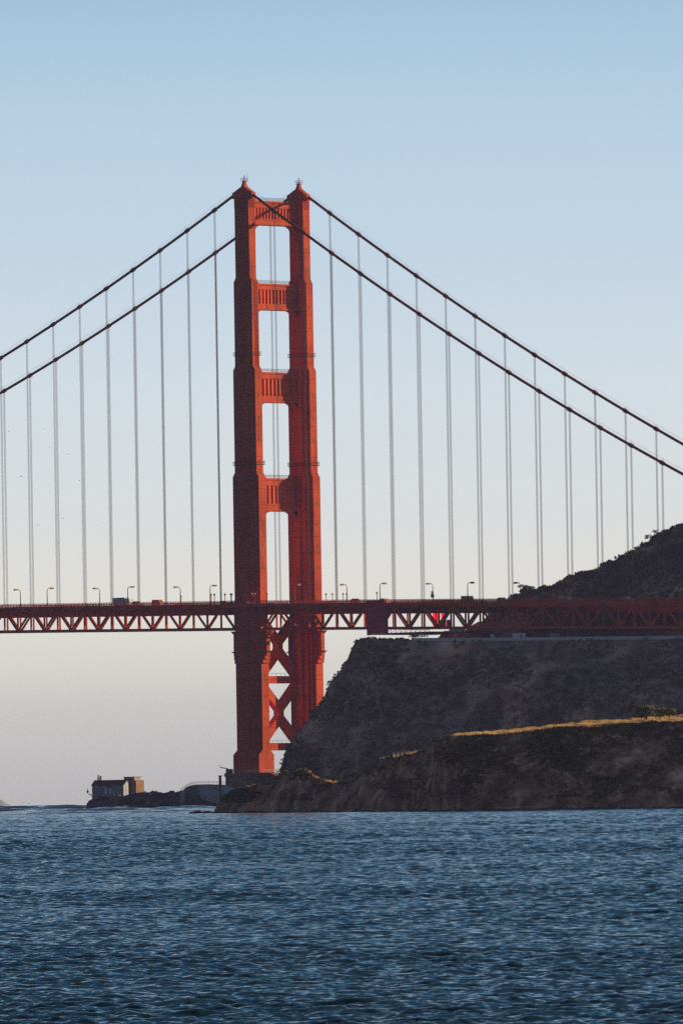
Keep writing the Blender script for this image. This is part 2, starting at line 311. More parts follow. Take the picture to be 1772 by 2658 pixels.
p = MB(); oc = [(22.5, -5.5), (18.5, -9.5), (-18.5, -9.5), (-22.5, -5.5), (-22.5, 5.5), (-18.5, 9.5), (18.5, 9.5), (22.5, 5.5)]
p.prism(oc, 'z', -2.0, 11.4); p.prism([(a*1.02, b*1.03) for a, b in oc], 'z', 11.4, 12.62); pier = p.build('pier', M_CONC, BR)
r = MB()
for zz in (13.2, 13.75): r.tube([(a*0.99, b*0.99, zz) for a, b in oc+oc[:1]], 0.06, 4)
for i in range(8):
    a, b = np.array(oc[i]), np.array(oc[(i+1) % 8])
    for t in np.linspace(0, 1, 6, endpoint=False): q = (a+(b-a)*t)*0.99; r.tube([(q[0], q[1], 12.6), (q[0], q[1], 13.8)], 0.05, 4)
r.build('pier_railing', M_WHITE, pier)
g = MB(); g.box(20.6, 22.3, -5.4, -3.4, 12.62, 14.2); g.bar((21.5, -5.0, 14.2), (23.4, -7.4, 14.9), 0.25, 0.3); g.tube([(23.3, -7.3, 14.8), (23.4, -7.5, 15.6)], 0.12, 5); g.build('service_hoist', M_DARKSTEEL, pier)
# main cables, hand ropes, bands and suspenders
YI = [-(i*SP+D0) for i in range(1, 15)]+[i*SP+D0 for i in range(1, 17)]
for sx in (1, -1):
    x = sx*CX; ys = np.concatenate([np.arange(-330, 0, 6.0), [-2.5, 0, 2.5], np.arange(6, 345, 6.0)])
    def cz(y):
        z = cable_z(y); return z if abs(y) > 5 else min(z, 224.6)
    c = MB().tube([(x, y, cz(y)) for y in ys], 0.50, 10).build('main_cable', M_CAB, BR, smooth=True)
    h = MB()
    for dx in (-0.55, 0.55):
        h.tube([(x+dx, y, cable_z(y)+1.55) for y in ys if y < -4], 0.022, 4); h.tube([(x+dx, y, cable_z(y)+1.55) for y in ys if y > 4], 0.022, 4)
        for y in YI: h.tube([(x+dx, y, cable_z(y)), (x+dx, y, cable_z(y)+1.6)], 0.035, 4)
    h.build('hand_rope', M_DARKSTEEL, c)
    for y in YI:
        z = cable_z(y); sl_ = (cable_z(y+0.5)-cable_z(y-0.5)); t = np.array([0, 1, sl_])/math.hypot(1, sl_)
        if (sx > 0 and -175 < y < 245) or (sx < 0 and -190 < y < 235):
            MB().tube([np.array([x, y, z])-t*0.95, np.array([x, y, z])-t*0.9, np.array([x, y, z])+t*0.9, np.array([x, y, z])+t*0.95], [0.5, 0.74, 0.74, 0.5], 10).build('cable_band', M_CAB, c)
            zb = rail(y)-2.4; s = MB()
            for ax in (-0.17, 0.17):
                for ay in (-0.21, 0.21):
                    zz = cable_z(y+ay); s.tube([(x+ax, y+ay, zb), (x+ax, y+ay, zz)], 0.052, 5)
            s.build('suspender', M_ROPE, BR)
# deck: road slab, sidewalks round the tower, floor beams, trusses, railings
YS = list(np.arange(-330, 331, 15.0))
def strip(x0, x1, zo0, zo1, name, m, parent=BR, ys=YS):
    q = MB(); vs = []
    for y in ys: vs += [(x0, y, rail(y)+zo0), (x1, y, rail(y)+zo0), (x1, y, rail(y)+zo1), (x0, y, rail(y)+zo1)]
    fs = [(4*i+a, 4*i+(a+1) % 4, 4*i+4+(a+1) % 4, 4*i+4+a) for i in range(len(ys)-1) for a in range(4)]+[(3, 2, 1, 0), tuple(4*(len(ys)-1)+a for a in range(4))]
    return q.add(vs, fs).build(name, m, parent)
deck = strip(-9.4, 9.4, -1.75, -1.45, 'road_deck', M_ROAD)
for s in (1, -1):
    a, b = sorted((s*9.4, s*14.3)); strip(a, b, -1.9, -1.22, 'sidewalk', M_P, deck)
    a, b = sorted((s*14.0, s*14.45)); strip(a, b, -2.2, -1.1, 'fascia', M_P, deck)
    w = MB()
    pl = [(s*14.3, -13.5), (s*16.0, -11.5), (s*20.2, -9.0), (s*20.2, 9.0), (s*16.0, 11.5), (s*14.3, 13.5)]
    w.prism(pl, 'z', rail(0)-2.5, rail(0)-1.2); w.build('tower_walkway', M_P, deck)
    rg = MB()
    for zo in (-0.02, -0.55): rg.tube([(s*14.2, y, rail(y)+zo) for y in YS if y <= -13] + [(q[0]*0.995, q[1], rail(q[1])+zo) for q in pl] + [(s*14.2, y, rail(y)+zo) for y in YS if y >= 13], 0.07 if zo > -0.1 else 0.04, 4)
    for y in np.arange(-180, 250, 0.9):
        if abs(y) < 13: continue
        z = rail(y); rg.box(s*14.2-0.05, s*14.2+0.05, y-0.16, y+0.16, z-1.25, z-0.04)
    for i in range(len(pl)-1):
        a, b = np.array(pl[i]), np.array(pl[i+1]); L_ = np.linalg.norm(b-a)
        for t in np.arange(0, 1, 0.9/L_): q = (a+(b-a)*t)*np.array([0.995, 1]); z = rail(q[1]); rg.box(q[0]-0.12, q[0]+0.12, q[1]-0.16, q[1]+0.16, z-1.25, z-0.04)
    rg.build('deck_railing', M_P, BR)
    rg = MB()
    for zo in (-0.45, -0.85): rg.tube([(s*9.2, y, rail(y)+zo) for y in YS], 0.06, 4)
    for y in np.arange(-180, 250, 2.5): rg.box(s*9.2-0.06, s*9.2+0.06, y-0.06, y+0.06, rail(y)-1.3, rail(y)-0.4)
    rg.build('roadside_barrier', M_P, deck)
YN = [(-1 if k < 0 else 1)*(abs(k)*SP/2+D0) if k else 0.0 for k in range(-22, 33)]      # truss nodes every half suspender bay
def tz(y): return rail(y)-2.5
def bz(y): return rail(y)-10.25
for y in YN:
    if y < -178 or y > 242: continue
    f = MB(); z = rail(y); f.prism([(-13.4, z-1.9), (13.4, z-1.9), (13.4, z-3.6), (10.5, z-5.0), (-10.5, z-5.0), (-13.4, z-3.6)], 'y', y-0.18, y+0.18); f.build('floor_beam', M_P, BR)
st = MB()
for x in (-7.5, -4.5, -1.5, 1.5, 4.5, 7.5):
    vs = []
    for y in YS: vs += [(x-0.15, y, rail(y)-2.9), (x+0.15, y, rail(y)-2.9), (x+0.15, y, rail(y)-1.76), (x-0.15, y, rail(y)-1.76)]
    st.add(vs, [(4*i+a, 4*i+(a+1) % 4, 4*i+4+(a+1) % 4, 4*i+4+a) for i in range(len(YS)-1) for a in range(4)])
st.build('road_stringers', M_P, deck)
for s in (1, -1):
    x = s*CX
    if True:
        segs = [[y for y in YS if y < -8]+[-7.5], [7.5]+[y for y in YS if y > 8]]
        ch = MB()
        for seg in segs:
            for zf, w, h in ((tz, 0.76, 0.95), (bz, 0.76, 0.92)):
                vs = []
                for y in seg:
                    z = zf(y); vs += [(x-w/2, y, z-h/2), (x+w/2, y, z-h/2), (x+w/2, y, z+h/2), (x-w/2, y, z+h/2)]
                ch.add(vs, [(4*i+a, 4*i+(a+1) % 4, 4*i+4+(a+1) % 4, 4*i+4+a) for i in range(len(seg)-1) for a in range(4)]+[(3, 2, 1, 0), tuple(4*(len(seg)-1)+a for a in range(4))])
        for i, y in enumerate(YN):                                # gusset plates
            if abs(y) < 7: continue
            if (i-22) % 2 == 0: ch.prism([(y-1.15, tz(y)-0.2), (y+1.15, tz(y)-0.2), (y+0.6, tz(y)-1.15), (y-0.6, tz(y)-1.15)], 'x', x-0.38, x+0.38)
            else: ch.prism([(y-1.05, bz(y)+0.2), (y+1.05, bz(y)+0.2), (y+0.55, bz(y)+1.0), (y-0.55, bz(y)+1.0)], 'x', x-0.38, x+0.38)
        tr = ch.build('stiffening_truss', M_P, BR)
        for i, y in enumerate(YN[:-1]):
            y2 = YN[i+1]; k = i-22
            if y < (-172 if s > 0 else -185) or y > (243 if s > 0 else 236): continue
            if abs(y) > 6: MB().bar((x, y, bz(y)+0.2), (x, y, tz(y)-0.2), 0.5, 0.52).build('truss_vertical', M_P, tr)
            if k in (-1, 0):
                ya, yb = (y, -6.6) if k == -1 else (6.6, y2); za = bz(ya)+0.2 if k == -1 else tz(ya)-0.3; zb2 = tz(yb)-0.3 if k == -1 else bz(yb)+0.2
                if k == -1: MB().bar((x, ya, bz(ya)), (x, yb, tz(yb)-4), 0.5, 0.5).build('truss_diagonal', M_P, tr)
                else: MB().bar((x, ya, tz(ya)-4), (x, yb, bz(yb)), 0.5, 0.5).build('truss_diagonal', M_P, tr)
                continue
            a, b = ((x, y, tz(y)), (x, y2, bz(y2))) if k % 2 == 0 else ((x, y, bz(y)), (x, y2, tz(y2)))
            MB().bar(a, b, 0.55, 0.68).build('truss_diagonal', M_P, tr)
lb = MB()                                                          # bottom laterals
for i, y in enumerate(YN[:-1]):
    y2 = YN[i+1]
    if y < -180 or y > 240: continue
    a, b = (CX, -CX) if i % 2 else (-CX, CX)
    lb.bar((a, y, bz(y)-0.1), (0, y2, bz(y2)-0.1), 0.35, 0.3); lb.bar((b, y, bz(y)-0.1), (0, y2, bz(y2)-0.1), 0.35, 0.3)
    lb.bar((-CX, y, bz(y)), (CX, y, bz(y)), 0.35, 0.35)
lb.build('bottom_lateral_bracing', M_P, BR)
# ------------------------------------------------------------------ red maintenance enclosure hung from the side span
EN = empty('maintenance_enclosure', (0, 69, 61.4), 'maroon and red sheeted work enclosure hanging around the deck just right of the tower', 'scaffold')
e = MB(); e.box(14.5, 16.0, 64.7, 74.0, 61.7, 73.2)
for z in np.arange(62.9, 73.2, 1.25): e.box(16.0, 16.08, 64.68, 74.02, z, z+0.08)
for y in (64.6, 74.0): e.box(14.4, 16.1, y, y+0.12, 61.2, 73.3)
sp_ = e.build('side_panel', M_MAROON, EN)
b = MB(); b.box(14.45, 16.06, 64.72, 73.98, 73.2, 73.75); b.box(16.0, 16.1, 68.5, 73.0, 62.3, 62.9); b.box(16.0, 16.1, 71.9, 73.2, 64.9, 65.2); b.build('red_band', M_RED, sp_)
M_REDT = mat('red_translucent_tarp', (0.8, 0.01, 0.04), 0.6); n_, l_, b_ = nodes(M_REDT); tl = n_.new('ShaderNodeBsdfTranslucent'); tl.inputs[0].default_value = (0.9, 0.012, 0.06, 1)
mx_ = n_.new('ShaderNodeMixShader'); mx_.inputs[0].default_value = 0.75; l_.new(b_.outputs[0], mx_.inputs[1]); l_.new(tl.outputs[0], mx_.inputs[2]); l_.new(mx_.outputs[0], n_['Material Output'].inputs[0])
for ya, yb, za, zb_t in ((66.6, 70.0, 63.4, 69.2), (71.0, 73.6, 63.4, 69.2), (73.7, 76.4, 63.2, 66.6), (72.0, 76.8, 60.6, 62.6)):
    MB().add([(-14.6, ya, za), (-14.6, yb, za), (-14.6, yb, zb_t), (-14.6, ya, zb_t)], [(0, 1, 2, 3)]).build('far_tarp', M_REDT, EN)
e = MB(); e.box(-15, 15.5, 74.0, 96.5, 61.6, 61.8); e.box(-15, 15.5, 64.8, 74.0, 61.3, 61.66)
for y in np.arange(74, 97, 2.5):
    e.bar((15.3, y, 61.8), (15.3, y, 63.2), 0.12, 0.12)
    e.bar((15.3, y, 61.8), (15.3, min(y+2.5, 96.5), 63.1), 0.1, 0.1)
e.bar((15.3, 74, 63.1), (15.3, 96.5, 62.4), 0.14, 0.14); e.build('hanging_platform', M_DARKSTEEL, EN)
# ------------------------------------------------------------------ lamps, posts, traffic
def lamp_proto(s):
    y0 = 22.86; x = s*13.0; z = rail(y0)-1.2
    t = empty('street_lamp', (x, y0, z), '', 'street lamp', 'lamp posts along the bridge deck')
    d = -1 if s > 0 else 1                                         # arm reaches over the road
    pm = MB(); pm.box(x-0.24, x+0.24, y0-0.24, y0+0.24, z, z+1.1); pm.tube([(x, y0, z+1.1), (x, y0, z+5.9)], [0.20, 0.14], 7)
    arc = [(x+d*1.15*(1-math.cos(a)), y0, z+5.9+1.15*math.sin(a)) for a in np.linspace(0, math.pi/2*0.96, 6)]
    pm.tube([(x, y0, z+5.8)]+arc+[(x+d*1.7, y0, z+7.05)], 0.12, 6); pm.build('post', M_POST, t)
    hm = MB(); hx = x+d*2.35; hm.frustum((hx-0.85, hx+0.85, y0-0.34, y0+0.34, z+6.92), (hx-0.7, hx+0.7, y0-0.22, y0+0.22, z+7.28)); hd = hm.build('lamp_head', M_POST, t)
    lm = MB(); lm.frustum((hx-0.55, hx+0.6, y0-0.3, y0+0.3, z+6.62), (hx-0.85, hx+0.85, y0-0.36, y0+0.36, z+6.9)); lm.build('lamp_lens', M_LAMP, hd)
    return t
LAB_E = {-114.3: 'bent lamp post on the deck between the two leftmost bridge lamps leaning left', -68.58: 'bent lamp post with its head to the right, just behind the grey truck', -22.86: 'bent lamp post with its head to the right, nearest the tower on its left',
         22.86: 'lamp post whose amber head shows in front of the far tower leg', 68.58: 'bent lamp post rising right above the maroon work enclosure', 114.3: 'bent lamp post with its head to the right, beside the rust-coloured van', 160.02: 'lamp post on the near railing, in front of the dark hillside'}
LAB_W = {-160.02: 'leftmost lamp post on the bridge, head turned left', -114.3: '', -68.58: 'left-headed lamp post with a short globe post beside it, left of the tower',
         22.86: 'lamp post with its head to the left, first one right of the tower', 68.58: 'lamp post carrying the green sign', 114.3: 'lamp post in front of the foot of the hill, where the hill meets the sky', 160.02: 'faint lamp post on the far side of the deck against the dark hillside'}
LAB_E[-114.3] = 'second lamp post from the left on the bridge, its head turned right'
LAB_W[-114.3] = 'third lamp post from the left on the bridge, its head turned left'
for s, LAB in ((1, LAB_E), (-1, LAB_W)):
    pr = lamp_proto(s)
    pr['label'] = LAB[22.86]
    for y, lb_ in LAB.items():
        if y != 22.86: copy_thing(pr, (s*13.0, y, rail(y)-1.2), lb_)
sgn = empty('road_sign', (-12.9, 68.6, 74.5), 'green sign with a white panel above it on a lamp post', 'sign')
g = MB(); g.box(-12.85, -12.70, 67.75, 69.45, rail(68.6)+0.75, rail(68.6)+2.0); g.build('green_panel', M_GREEN, sgn)
g = MB(); g.box(-12.85, -12.70, 68.0, 69.2, rail(68.6)+2.05, rail(68.6)+3.1); g.build('white_panel', M_WHITE, sgn)
gp = None
GLOBES = [(14.3, -20.9, 'globe post just right of the lamp post left of the tower'), (14.3, -19.1, 'second globe post to the right of the lamp left of the tower'), (14.3, -13.3, 'globe post standing alone between the nearest suspender and the tower'),
          (14.6, -9.8, 'left one of two crowded globe posts against the tower edge'), (15.5, -8.3, 'right one of two crowded globe posts against the tower edge'), (19.8, 7.4, 'globe post in front of the near tower leg, on its dark face'),
          (19.6, 8.8, 'globe post in front of the sunlit face of the near tower leg'), (14.4, 9.8, 'globe post at the right edge of the near tower leg'), (-14.3, -9.2, 'globe post at the left edge of the far tower leg'), (-14.3, -6.9, 'globe post in front of the far tower leg, left of the suspender'),
          (-14.3, 10.2, 'first globe post right of the far tower leg'), (-14.3, 13.6, 'second globe post right of the far tower leg'), (-14.3, 19.4, 'globe post right of the tower, left one of the close pair'), (-14.3, 21.3, 'globe post right of the tower, right one of the close pair'), (14.3, 68.4, 'globe post just left of the lamp above the maroon enclosure'),
          (-14.3, -69.7, 'globe post beside the left-headed lamp left of the tower')]
for x, y, lb_ in GLOBES:
    z = rail(y)-1.2
    if gp is None:
        gp = empty('globe_post', (x, y, z), lb_, 'lamp post', 'short globe posts on the walkway by the tower')
        MB().box(x-0.18, x+0.18, y-0.18, y+0.18, z, z+0.8).tube([(x, y, z+0.8), (x, y, z+3.3)], 0.13, 6).build('post', M_POST, gp)
        MB().ball((x, y, z+3.62), 0.40, 8, 6).build('globe', M_LAMP, gp, smooth=True)
    else: copy_thing(gp, (x, y, z), lb_)
def vehicle(name, label, x, y, length, h, parts, width=1.9, d=1):
    z = rail(y)-1.44; t = empty(name, (x, y, z), label, {'box_truck': 'truck', 'van': 'van'}.get(name, 'car'), 'vehicles crossing the bridge')
    for nm, prof, w, m_ in parts:
        MB().prism([(y+d*(u-0.5)*length, z+v*h) for u, v in prof], 'x', x-w/2, x+w/2).build(nm, m_, t)
    for u in (0.2, 0.8):
        for s in (-1, 1):
            yy = y+(u-0.5)*length; MB().tube([(x+s*(width/2-0.1)-0.12, yy, z+0.36), (x+s*(width/2-0.1)+0.12, yy, z+0.36)], 0.36, 12).build('wheel', M_TYRE, t)
    return t
vehicle('box_truck', 'box truck with a blue-grey body and pale cab on the bridge left of the tower', 4.0, -81.4, 9.6, 3.4,
        [('cargo_box', [(0, 0.22), (0.70, 0.22), (0.70, 1), (0, 1)], 2.45, M_BLUEGREY), ('cab', [(0.71, 0.12), (1, 0.12), (1, 0.5), (0.95, 0.86), (0.71, 0.88)], 2.3, M_WHITE), ('chassis', [(0.02, 0.12), (0.72, 0.12), (0.72, 0.21), (0.02, 0.21)], 1.2, M_CARDARK), ('windscreen', [(0.985, 0.56), (0.955, 0.82), (0.94, 0.82), (0.97, 0.56)], 2.0, M_GLASS)], 2.4)
vehicle('van', 'small rust-coloured van on the bridge, left of the tower and right of the grey truck', 4.0, -62.2, 4.3, 2.45, [('body', [(0, 0.12), (1, 0.12), (1, 0.6), (0.85, 0.97), (0, 1)], 1.95, M_CARORANGE), ('side_window', [(0.6, 0.62), (0.88, 0.62), (0.8, 0.88), (0.6, 0.88)], 2.0, M_GLASS)])
vehicle('van', 'rust-coloured van on the bridge right of the tower, near the green sign', 4.0, 104.6, 4.6, 2.6, [('body', [(0, 0.12), (1, 0.12), (1, 0.6), (0.9, 0.97), (0, 1)], 2.0, M_CARORANGE), ('side_window', [(0.6, 0.62), (0.88, 0.62), (0.8, 0.88), (0.6, 0.88)], 2.05, M_GLASS)])
CARP = [('body', [(0, 0.18), (1, 0.18), (1, 0.5), (0.76, 0.6), (0.6, 0.98), (0.25, 1), (0.05, 0.66), (0, 0.6)], 1.8, None), ('side_window', [(0.14, 0.66), (0.7, 0.62), (0.58, 0.92), (0.27, 0.94)], 1.84, M_GLASS)]
for y, m_, lb_, hh in ((-73.7, M_CARDARK, 'low dark car roof right behind the grey truck cab on the bridge', 2.0), (46.0, M_CARDARK, 'dark car roof showing over the railing just right of the tower lamp', 1.95), (61.4, M_CARSILVER, 'small silver car roof at the left top of the maroon enclosure', 1.95), (122.6, M_CARDARK, 'dark car roof over the railing where the hill foot begins', 1.95), (156, M_CARSILVER, 'silver car glinting over the railing in front of the dark hill', 1.9), (186, M_CARSILVER, 'rightmost silver car behind the bridge railing', 1.9)):
    vehicle('car', lb_, 4.0, y, 4.5, hh, [(a, b_2, c, m_ if d is None else d) for a, b_2, c, d in CARP])
# ------------------------------------------------------------------ hills
M_BLUFF = noise_mat('scrub_slope', [(0.092, 0.083, 0.053), (0.19, 0.134, 0.09), (0.344, 0.19, 0.131), (0.6, 0.36, 0.245)], 0.045, 0.95, 0.1, 0.8, 0.5, 10, (1, 1, 0.6), pos=(0.32, 0.46, 0.56, 0.72), macro=0.028, mlo=0.42, mhi=2.3)
M_HEAD = noise_mat('headland_slope', [(0.112, 0.074, 0.045), (0.315, 0.149, 0.092), (0.541, 0.254, 0.163), (0.6, 0.423, 0.304)], 0.16, 0.95, 0.1, 0.6, 0.9, 10, (1, 1, 2.2), pos=(0.34, 0.47, 0.56, 0.70), macro=0.09, mlo=0.65, mhi=1.6)
M_HILL = noise_mat('far_hill_slope', [(0.098, 0.091, 0.052), (0.19, 0.14, 0.082), (0.358, 0.21, 0.12)], 0.03, 0.95, 0.1, 1.2, 0.25, 10, pos=(0.34, 0.5, 0.7), macro=0.03)
def hill(name, outline, d_of, run_of, mat_, back, nx, nf, nb, zbase=-1.5, seed=1, rough=0.25, crest=0.3, gully=3.0, prof=0.85, foot=None, gs=14.0):
    o = np.array(outline, float); px = np.linspace(o[0, 0], o[-1, 0], nx); py = np.interp(px, o[:, 0], o[:, 1])
    P = np.array([at_depth(a, b, d_of(a)) for a, b in zip(px, py)]); S = (P-CAM)@RH; D = (P-CAM)@FH; Z = P[:, 2]
    Z = np.maximum(Z, zbase+0.3)
    Z = Z+crest*fbm(S/2.2, S*0+seed, seed, 4, 0.6)*np.clip((Z-zbase)/3, 0, 1)
    kw = max(3, int(16/abs(S[1]-S[0])))|1; Zs = np.convolve(np.pad(Z, kw//2, mode='edge'), np.ones(kw)/kw, 'valid'); Zs = np.minimum(Zs, Z+0.6)
    rows = []
    for j in range(nf):
        t = j/(nf-1); run = np.array([run_of(a) for a in px]); zb = np.array([foot(a) for a in px]) if foot else zbase
        dd = D-run*(1-t); z = zb+(Zs+(Z-Zs)*t**4-zb)*(t**prof)
        f = min(1, (1-t)*6)*min(1, t*5+0.3)
        dd = dd+f*(gully*fbm(S/gs+z/(gs*1.6), z/(gs*0.8)+5, seed+11, 4, 0.55)+0.35*gully*fbm(S/3.5, z/2.4, seed+21, 4, 0.6))
        z = z+f*rough*fbm(S/1.7, dd/1.7, seed+31, 3, 0.6)
        rows.append(np.stack([S, dd, z], 1))
    for j in range(1, nb+1):
        t = j/nb; dd, z = back(px, S, D, Z, t)
        rows.append(np.stack([S, dd, z+rough*0.5*fbm(S/2.0, dd/2.0, seed+41, 3)*(1-abs(2*t-1))], 1))
    R = np.concatenate(rows); V = CAM[None, :]*np.array([1, 1, 0])+R[:, :1]*RH+R[:, 1:2]*FH+R[:, 2:3]*np.array([0, 0, 1.0])
    ob = np_mesh(name, V, grid_faces(nf+nb, nx), mat_); ob['kind'] = 'structure'
    return ob, np.array(rows)
z3 = lambda a, b: (700+a/3.136, 1640+b/3.136)
BL = [z3(*q) for q in ((40, 1330), (60, 1250), (75, 1170), (110, 1030), (125, 970), (185, 880), (235, 830), (290, 745), (330, 660), (400, 600), (440, 540), (455, 490), (490, 410), (560, 330), (610, 265), (640, 200), (665, 130), (695, 80), (730, 62), (830, 52), (900, 57), (1000, 55), (1100, 60), (1240, 62), (1568, 66))]+[(1300, 1660), (1500, 1658), (1772, 1656), (1900, 1654)]
bl_d = lambda a: np.interp(a, [712, 800, 930, 1772, 1900], [3200, 3185, 3150, 3015, 2995])
def bl_back(px, S, D, Z, t): 
    e = np.interp(px, [712, 900, 1100, 1772], [6, 30, 70, 108]); return D+e*t, np.where(t < 0.8, Z-0.3*t, Z*(1-(t-0.8)*5)-1.5*(t-0.8)*5) if t >= 0.8 else Z-0.3*t
bluff, BLR = hill('cliff', BL, bl_d, lambda a: np.interp(a, [712, 930, 1900], [25, 60, 85]), M_BLUFF, bl_back, 620, 170, 6, seed=3, rough=0.45, crest=0.22, gully=8.0)
z8 = lambda a, b: (1272+a/3.136, 1330+b/3.136)
UH = [(1130, 1664), (1139, 1655), (1143, 1649), (1165, 1642), (1205, 1634), (1225, 1622), (1247, 1613), (1275, 1588), (1302, 1566)]+[z8(*q) for q in ((180, 690), (215, 664), (250, 655), (270, 625), (300, 619), (320, 628), (335, 644), (385, 628), (440, 612), (500, 605), (570, 560), (640, 530), (700, 510), (830, 480), (870, 462), (920, 425), (1010, 395), (1100, 345), (1180, 300), (1260, 245), (1330, 195), (1400, 160), (1470, 125), (1568, 92))]+[(1850, 1322), (1960, 1270), (2300, 1150), (3000, 1020), (3600, 1000)]  # last points extend the unseen slope rightward, added to shade the far truss
uh_d = lambda a: np.interp(a, [1130, 1300, 1500, 1772, 1960], [3240, 3225, 3205, 3195, 3190])
uh_run = lambda a: np.interp(a, [1130, 1300, 1500, 1772, 1960], [14, 46, 62, 88, 104])
def uh_back(px, S, D, Z, t): return D+48*t, Z*(1-t)-1.5*t
hillo, UHR = hill('hillside', UH, uh_d, uh_run, M_HILL, uh_back, 760, 120, 4, seed=5, rough=0.6, crest=0.35, gully=2.5, prof=0.9, foot=lambda a: np.interp(a, [1130, 1250, 1772, 1960], [50, 51, 58, 60]))
z6 = lambda a, b: (560+a/3.136, 1940+b/3.136); zh = lambda a, b: (1000+a/2.031, 1660+b/2.031)
HL = [z6(*q) for q in ((-10, 512), (10, 470), (60, 410), (130, 358), (190, 330), (330, 320), (430, 300), (470, 285), (495, 240), (540, 218), (600, 217), (650, 214), (680, 190), (715, 176), (750, 192), (790, 235), (850, 262), (900, 275), (960, 292), (1000, 298), (1080, 288), (1140, 275), (1165, 240), (1200, 215), (1250, 180), (1290, 140), (1340, 100), (1380, 88), (1440, 78), (1540, 72))]+[zh(*q) for q in ((100, 612), (205, 592), (225, 570), (250, 543), (330, 527), (380, 514), (500, 505), (630, 499), (760, 484), (930, 467), (1080, 461), (1280, 447), (1420, 438), (1568, 434))]+[(1900, 1866)]
HB = [(550, 3000), (1165, 3000)]+[zh(*q) for q in ((335, 525), (380, 505), (500, 495), (640, 486), (760, 475), (840, 468), (930, 454), (1080, 440), (1280, 429), (1400, 418), (1500, 411), (1568, 407))]+[(1900, 1845)]
hb_o = np.array(HB); base_d = lambda a: np.interp(a, [562, 800, 1060, 1190, 1772, 1900], [2180, 2090, 1975, 1868, 1818, 1812]); hl_run = lambda a: np.interp(a, [557, 640, 900, 1100, 1190, 1772], [14, 20, 22, 26, 30, 36])
hl_d = lambda a: base_d(a)+hl_run(a)
def hl_back(px, S, D, Z, t):
    t1 = 0.45; bw = np.interp(px, [1100, 1200], [20, 60])
    py2 = np.interp(px, hb_o[:, 0], hb_o[:, 1]); dd = D+bw*min(t/t1, 1)
    zb = np.array([at_depth(a, b, d)[2] for a, b, d in zip(px, py2, D+bw)]); zb = np.where(px < 1165, Z-0.25, np.maximum(zb, Z))
    if t <= t1: return dd, Z+(zb-Z)*(t/t1)
    u = (t-t1)/(1-t1); return D+bw+70*u, zb*(1-u)-1.5*u
M_STRAW = noise_mat('straw_ground', [(0.34, 0.22, 0.09), (0.48, 0.33, 0.14), (0.16, 0.15, 0.06)], 0.5, 0.95, 0.1, 0.1, 3.0, 8, pos=(0.35, 0.55, 0.8))
head, HLR = hill('headland', HL, hl_d, hl_run, M_HEAD, hl_back, 900, 150, 18, seed=9, rough=0.40, crest=0.16, gully=2.0, prof=0.8, gs=6.0)
head.data.materials.append(M_STRAW); nf_ = len(head.data.polygons); fi_ = np.arange(nf_); rj_ = fi_//899; cj_ = fi_ % 899
px_c = HL[0][0]+(HL[-1][0]-HL[0][0])*cj_/899; head.data.polygons.foreach_set('material_index', ((rj_ >= 149) & (px_c > 1170)).astype(np.int32))
# distant headland far left
DH = [(-260, 2040), (-120, 2052), (-40, 2060), (0, 2073), (8, 2078), (16, 2086), (24, 2094), (34, 2100)]
dh, _ = hill('distant_headland', DH, lambda a: 9000, lambda a: 150, noise_mat('haze_tinted_cliff', [(0.195, 0.203, 0.225), (0.27, 0.277, 0.3)], 0.004, 0.95), lambda px, S, D, Z, t: (D+300*t, Z*(1-t)-4*t), 40, 8, 3, zbase=-5, crest=0.8, rough=0.5, gully=10)  # distance haze is painted into the pale grey base colour
# ------------------------------------------------------------------ scrub, grass, bushes (leaf-sized faces)
def leaf_cloud(centres, radii, nper, size, squash=0.8, seed=1):
    g = np.random.default_rng(seed); n = len(centres); c = np.repeat(np.asarray(centres), nper, 0); r = np.repeat(np.asarray(radii), nper)[:, None]
    v = g.normal(size=(n*nper, 3)); v /= np.linalg.norm(v, axis=1)[:, None]; v *= g.uniform(0.35, 1.0, (n*nper, 1))**0.5; v[:, 2] = np.abs(v[:, 2])*squash
    p = c+v*r; a = g.normal(size=p.shape); a /= np.linalg.norm(a, axis=1)[:, None]; b = np.cross(a, g.normal(size=p.shape)); b /= np.linalg.norm(b, axis=1)[:, None]
    sz = size*g.uniform(0.6, 1.4, (n*nper, 1))*(r/np.mean(radii))**0.5
    V = np.stack([p-a*sz, p+b*sz*0.7, p+a*sz, p-b*sz*0.7], 1).reshape(-1, 3); F = np.arange(len(V)).reshape(-1, 4); return V, F
def from_rows(R, j, i): s, d, z = R[j, i]; q = CAM*np.array([1, 1, 0])+RH*s+FH*d; return np.array([q[0], q[1], z])
def scatter(R, nf, n, seed, zmin=2.0, jmax=None, patch=None, imax=None):
    g = np.random.default_rng(seed); out_ = []
    while len(out_) < n:
        j = int(g.integers(4, jmax or nf)); i = int(g.integers(1, imax or R.shape[1]-1)); q = R[j, i]
        if q[2] < zmin: continue
        if patch and fbm(np.array([q[0]/patch]), np.array([q[2]/patch*1.6]), seed+3, 3)[0] < g.uniform(-0.5, 0.5): continue
        out_.append(from_rows(R, j, i))
    return np.array(out_)
M_SCRUB = noise_mat('scrub_leaves', [(0.055, 0.072, 0.033), (0.103, 0.1, 0.048), (0.196, 0.124, 0.067)], 0.06, 0.9, 0.15, island=0.25)
M_SCRUBH = noise_mat('headland_leaves', [(0.077, 0.083, 0.029), (0.178, 0.13, 0.046), (0.404, 0.212, 0.093)], 0.12, 0.9, 0.15, island=0.25)
def crest_points(R, nf, n, seed, i0=0.0, i1=1.0):
    g = np.random.default_rng(seed); w = R.shape[1]; return np.array([from_rows(R, nf-1, int(g.uniform(i0, i1)*(w-2))) for _ in range(n)])
c = np.concatenate([scatter(BLR, 170, 4200, 1, 4, patch=14), crest_points(BLR, 170, 60, 2, 0, 0.3)]); g = np.random.default_rng(3)
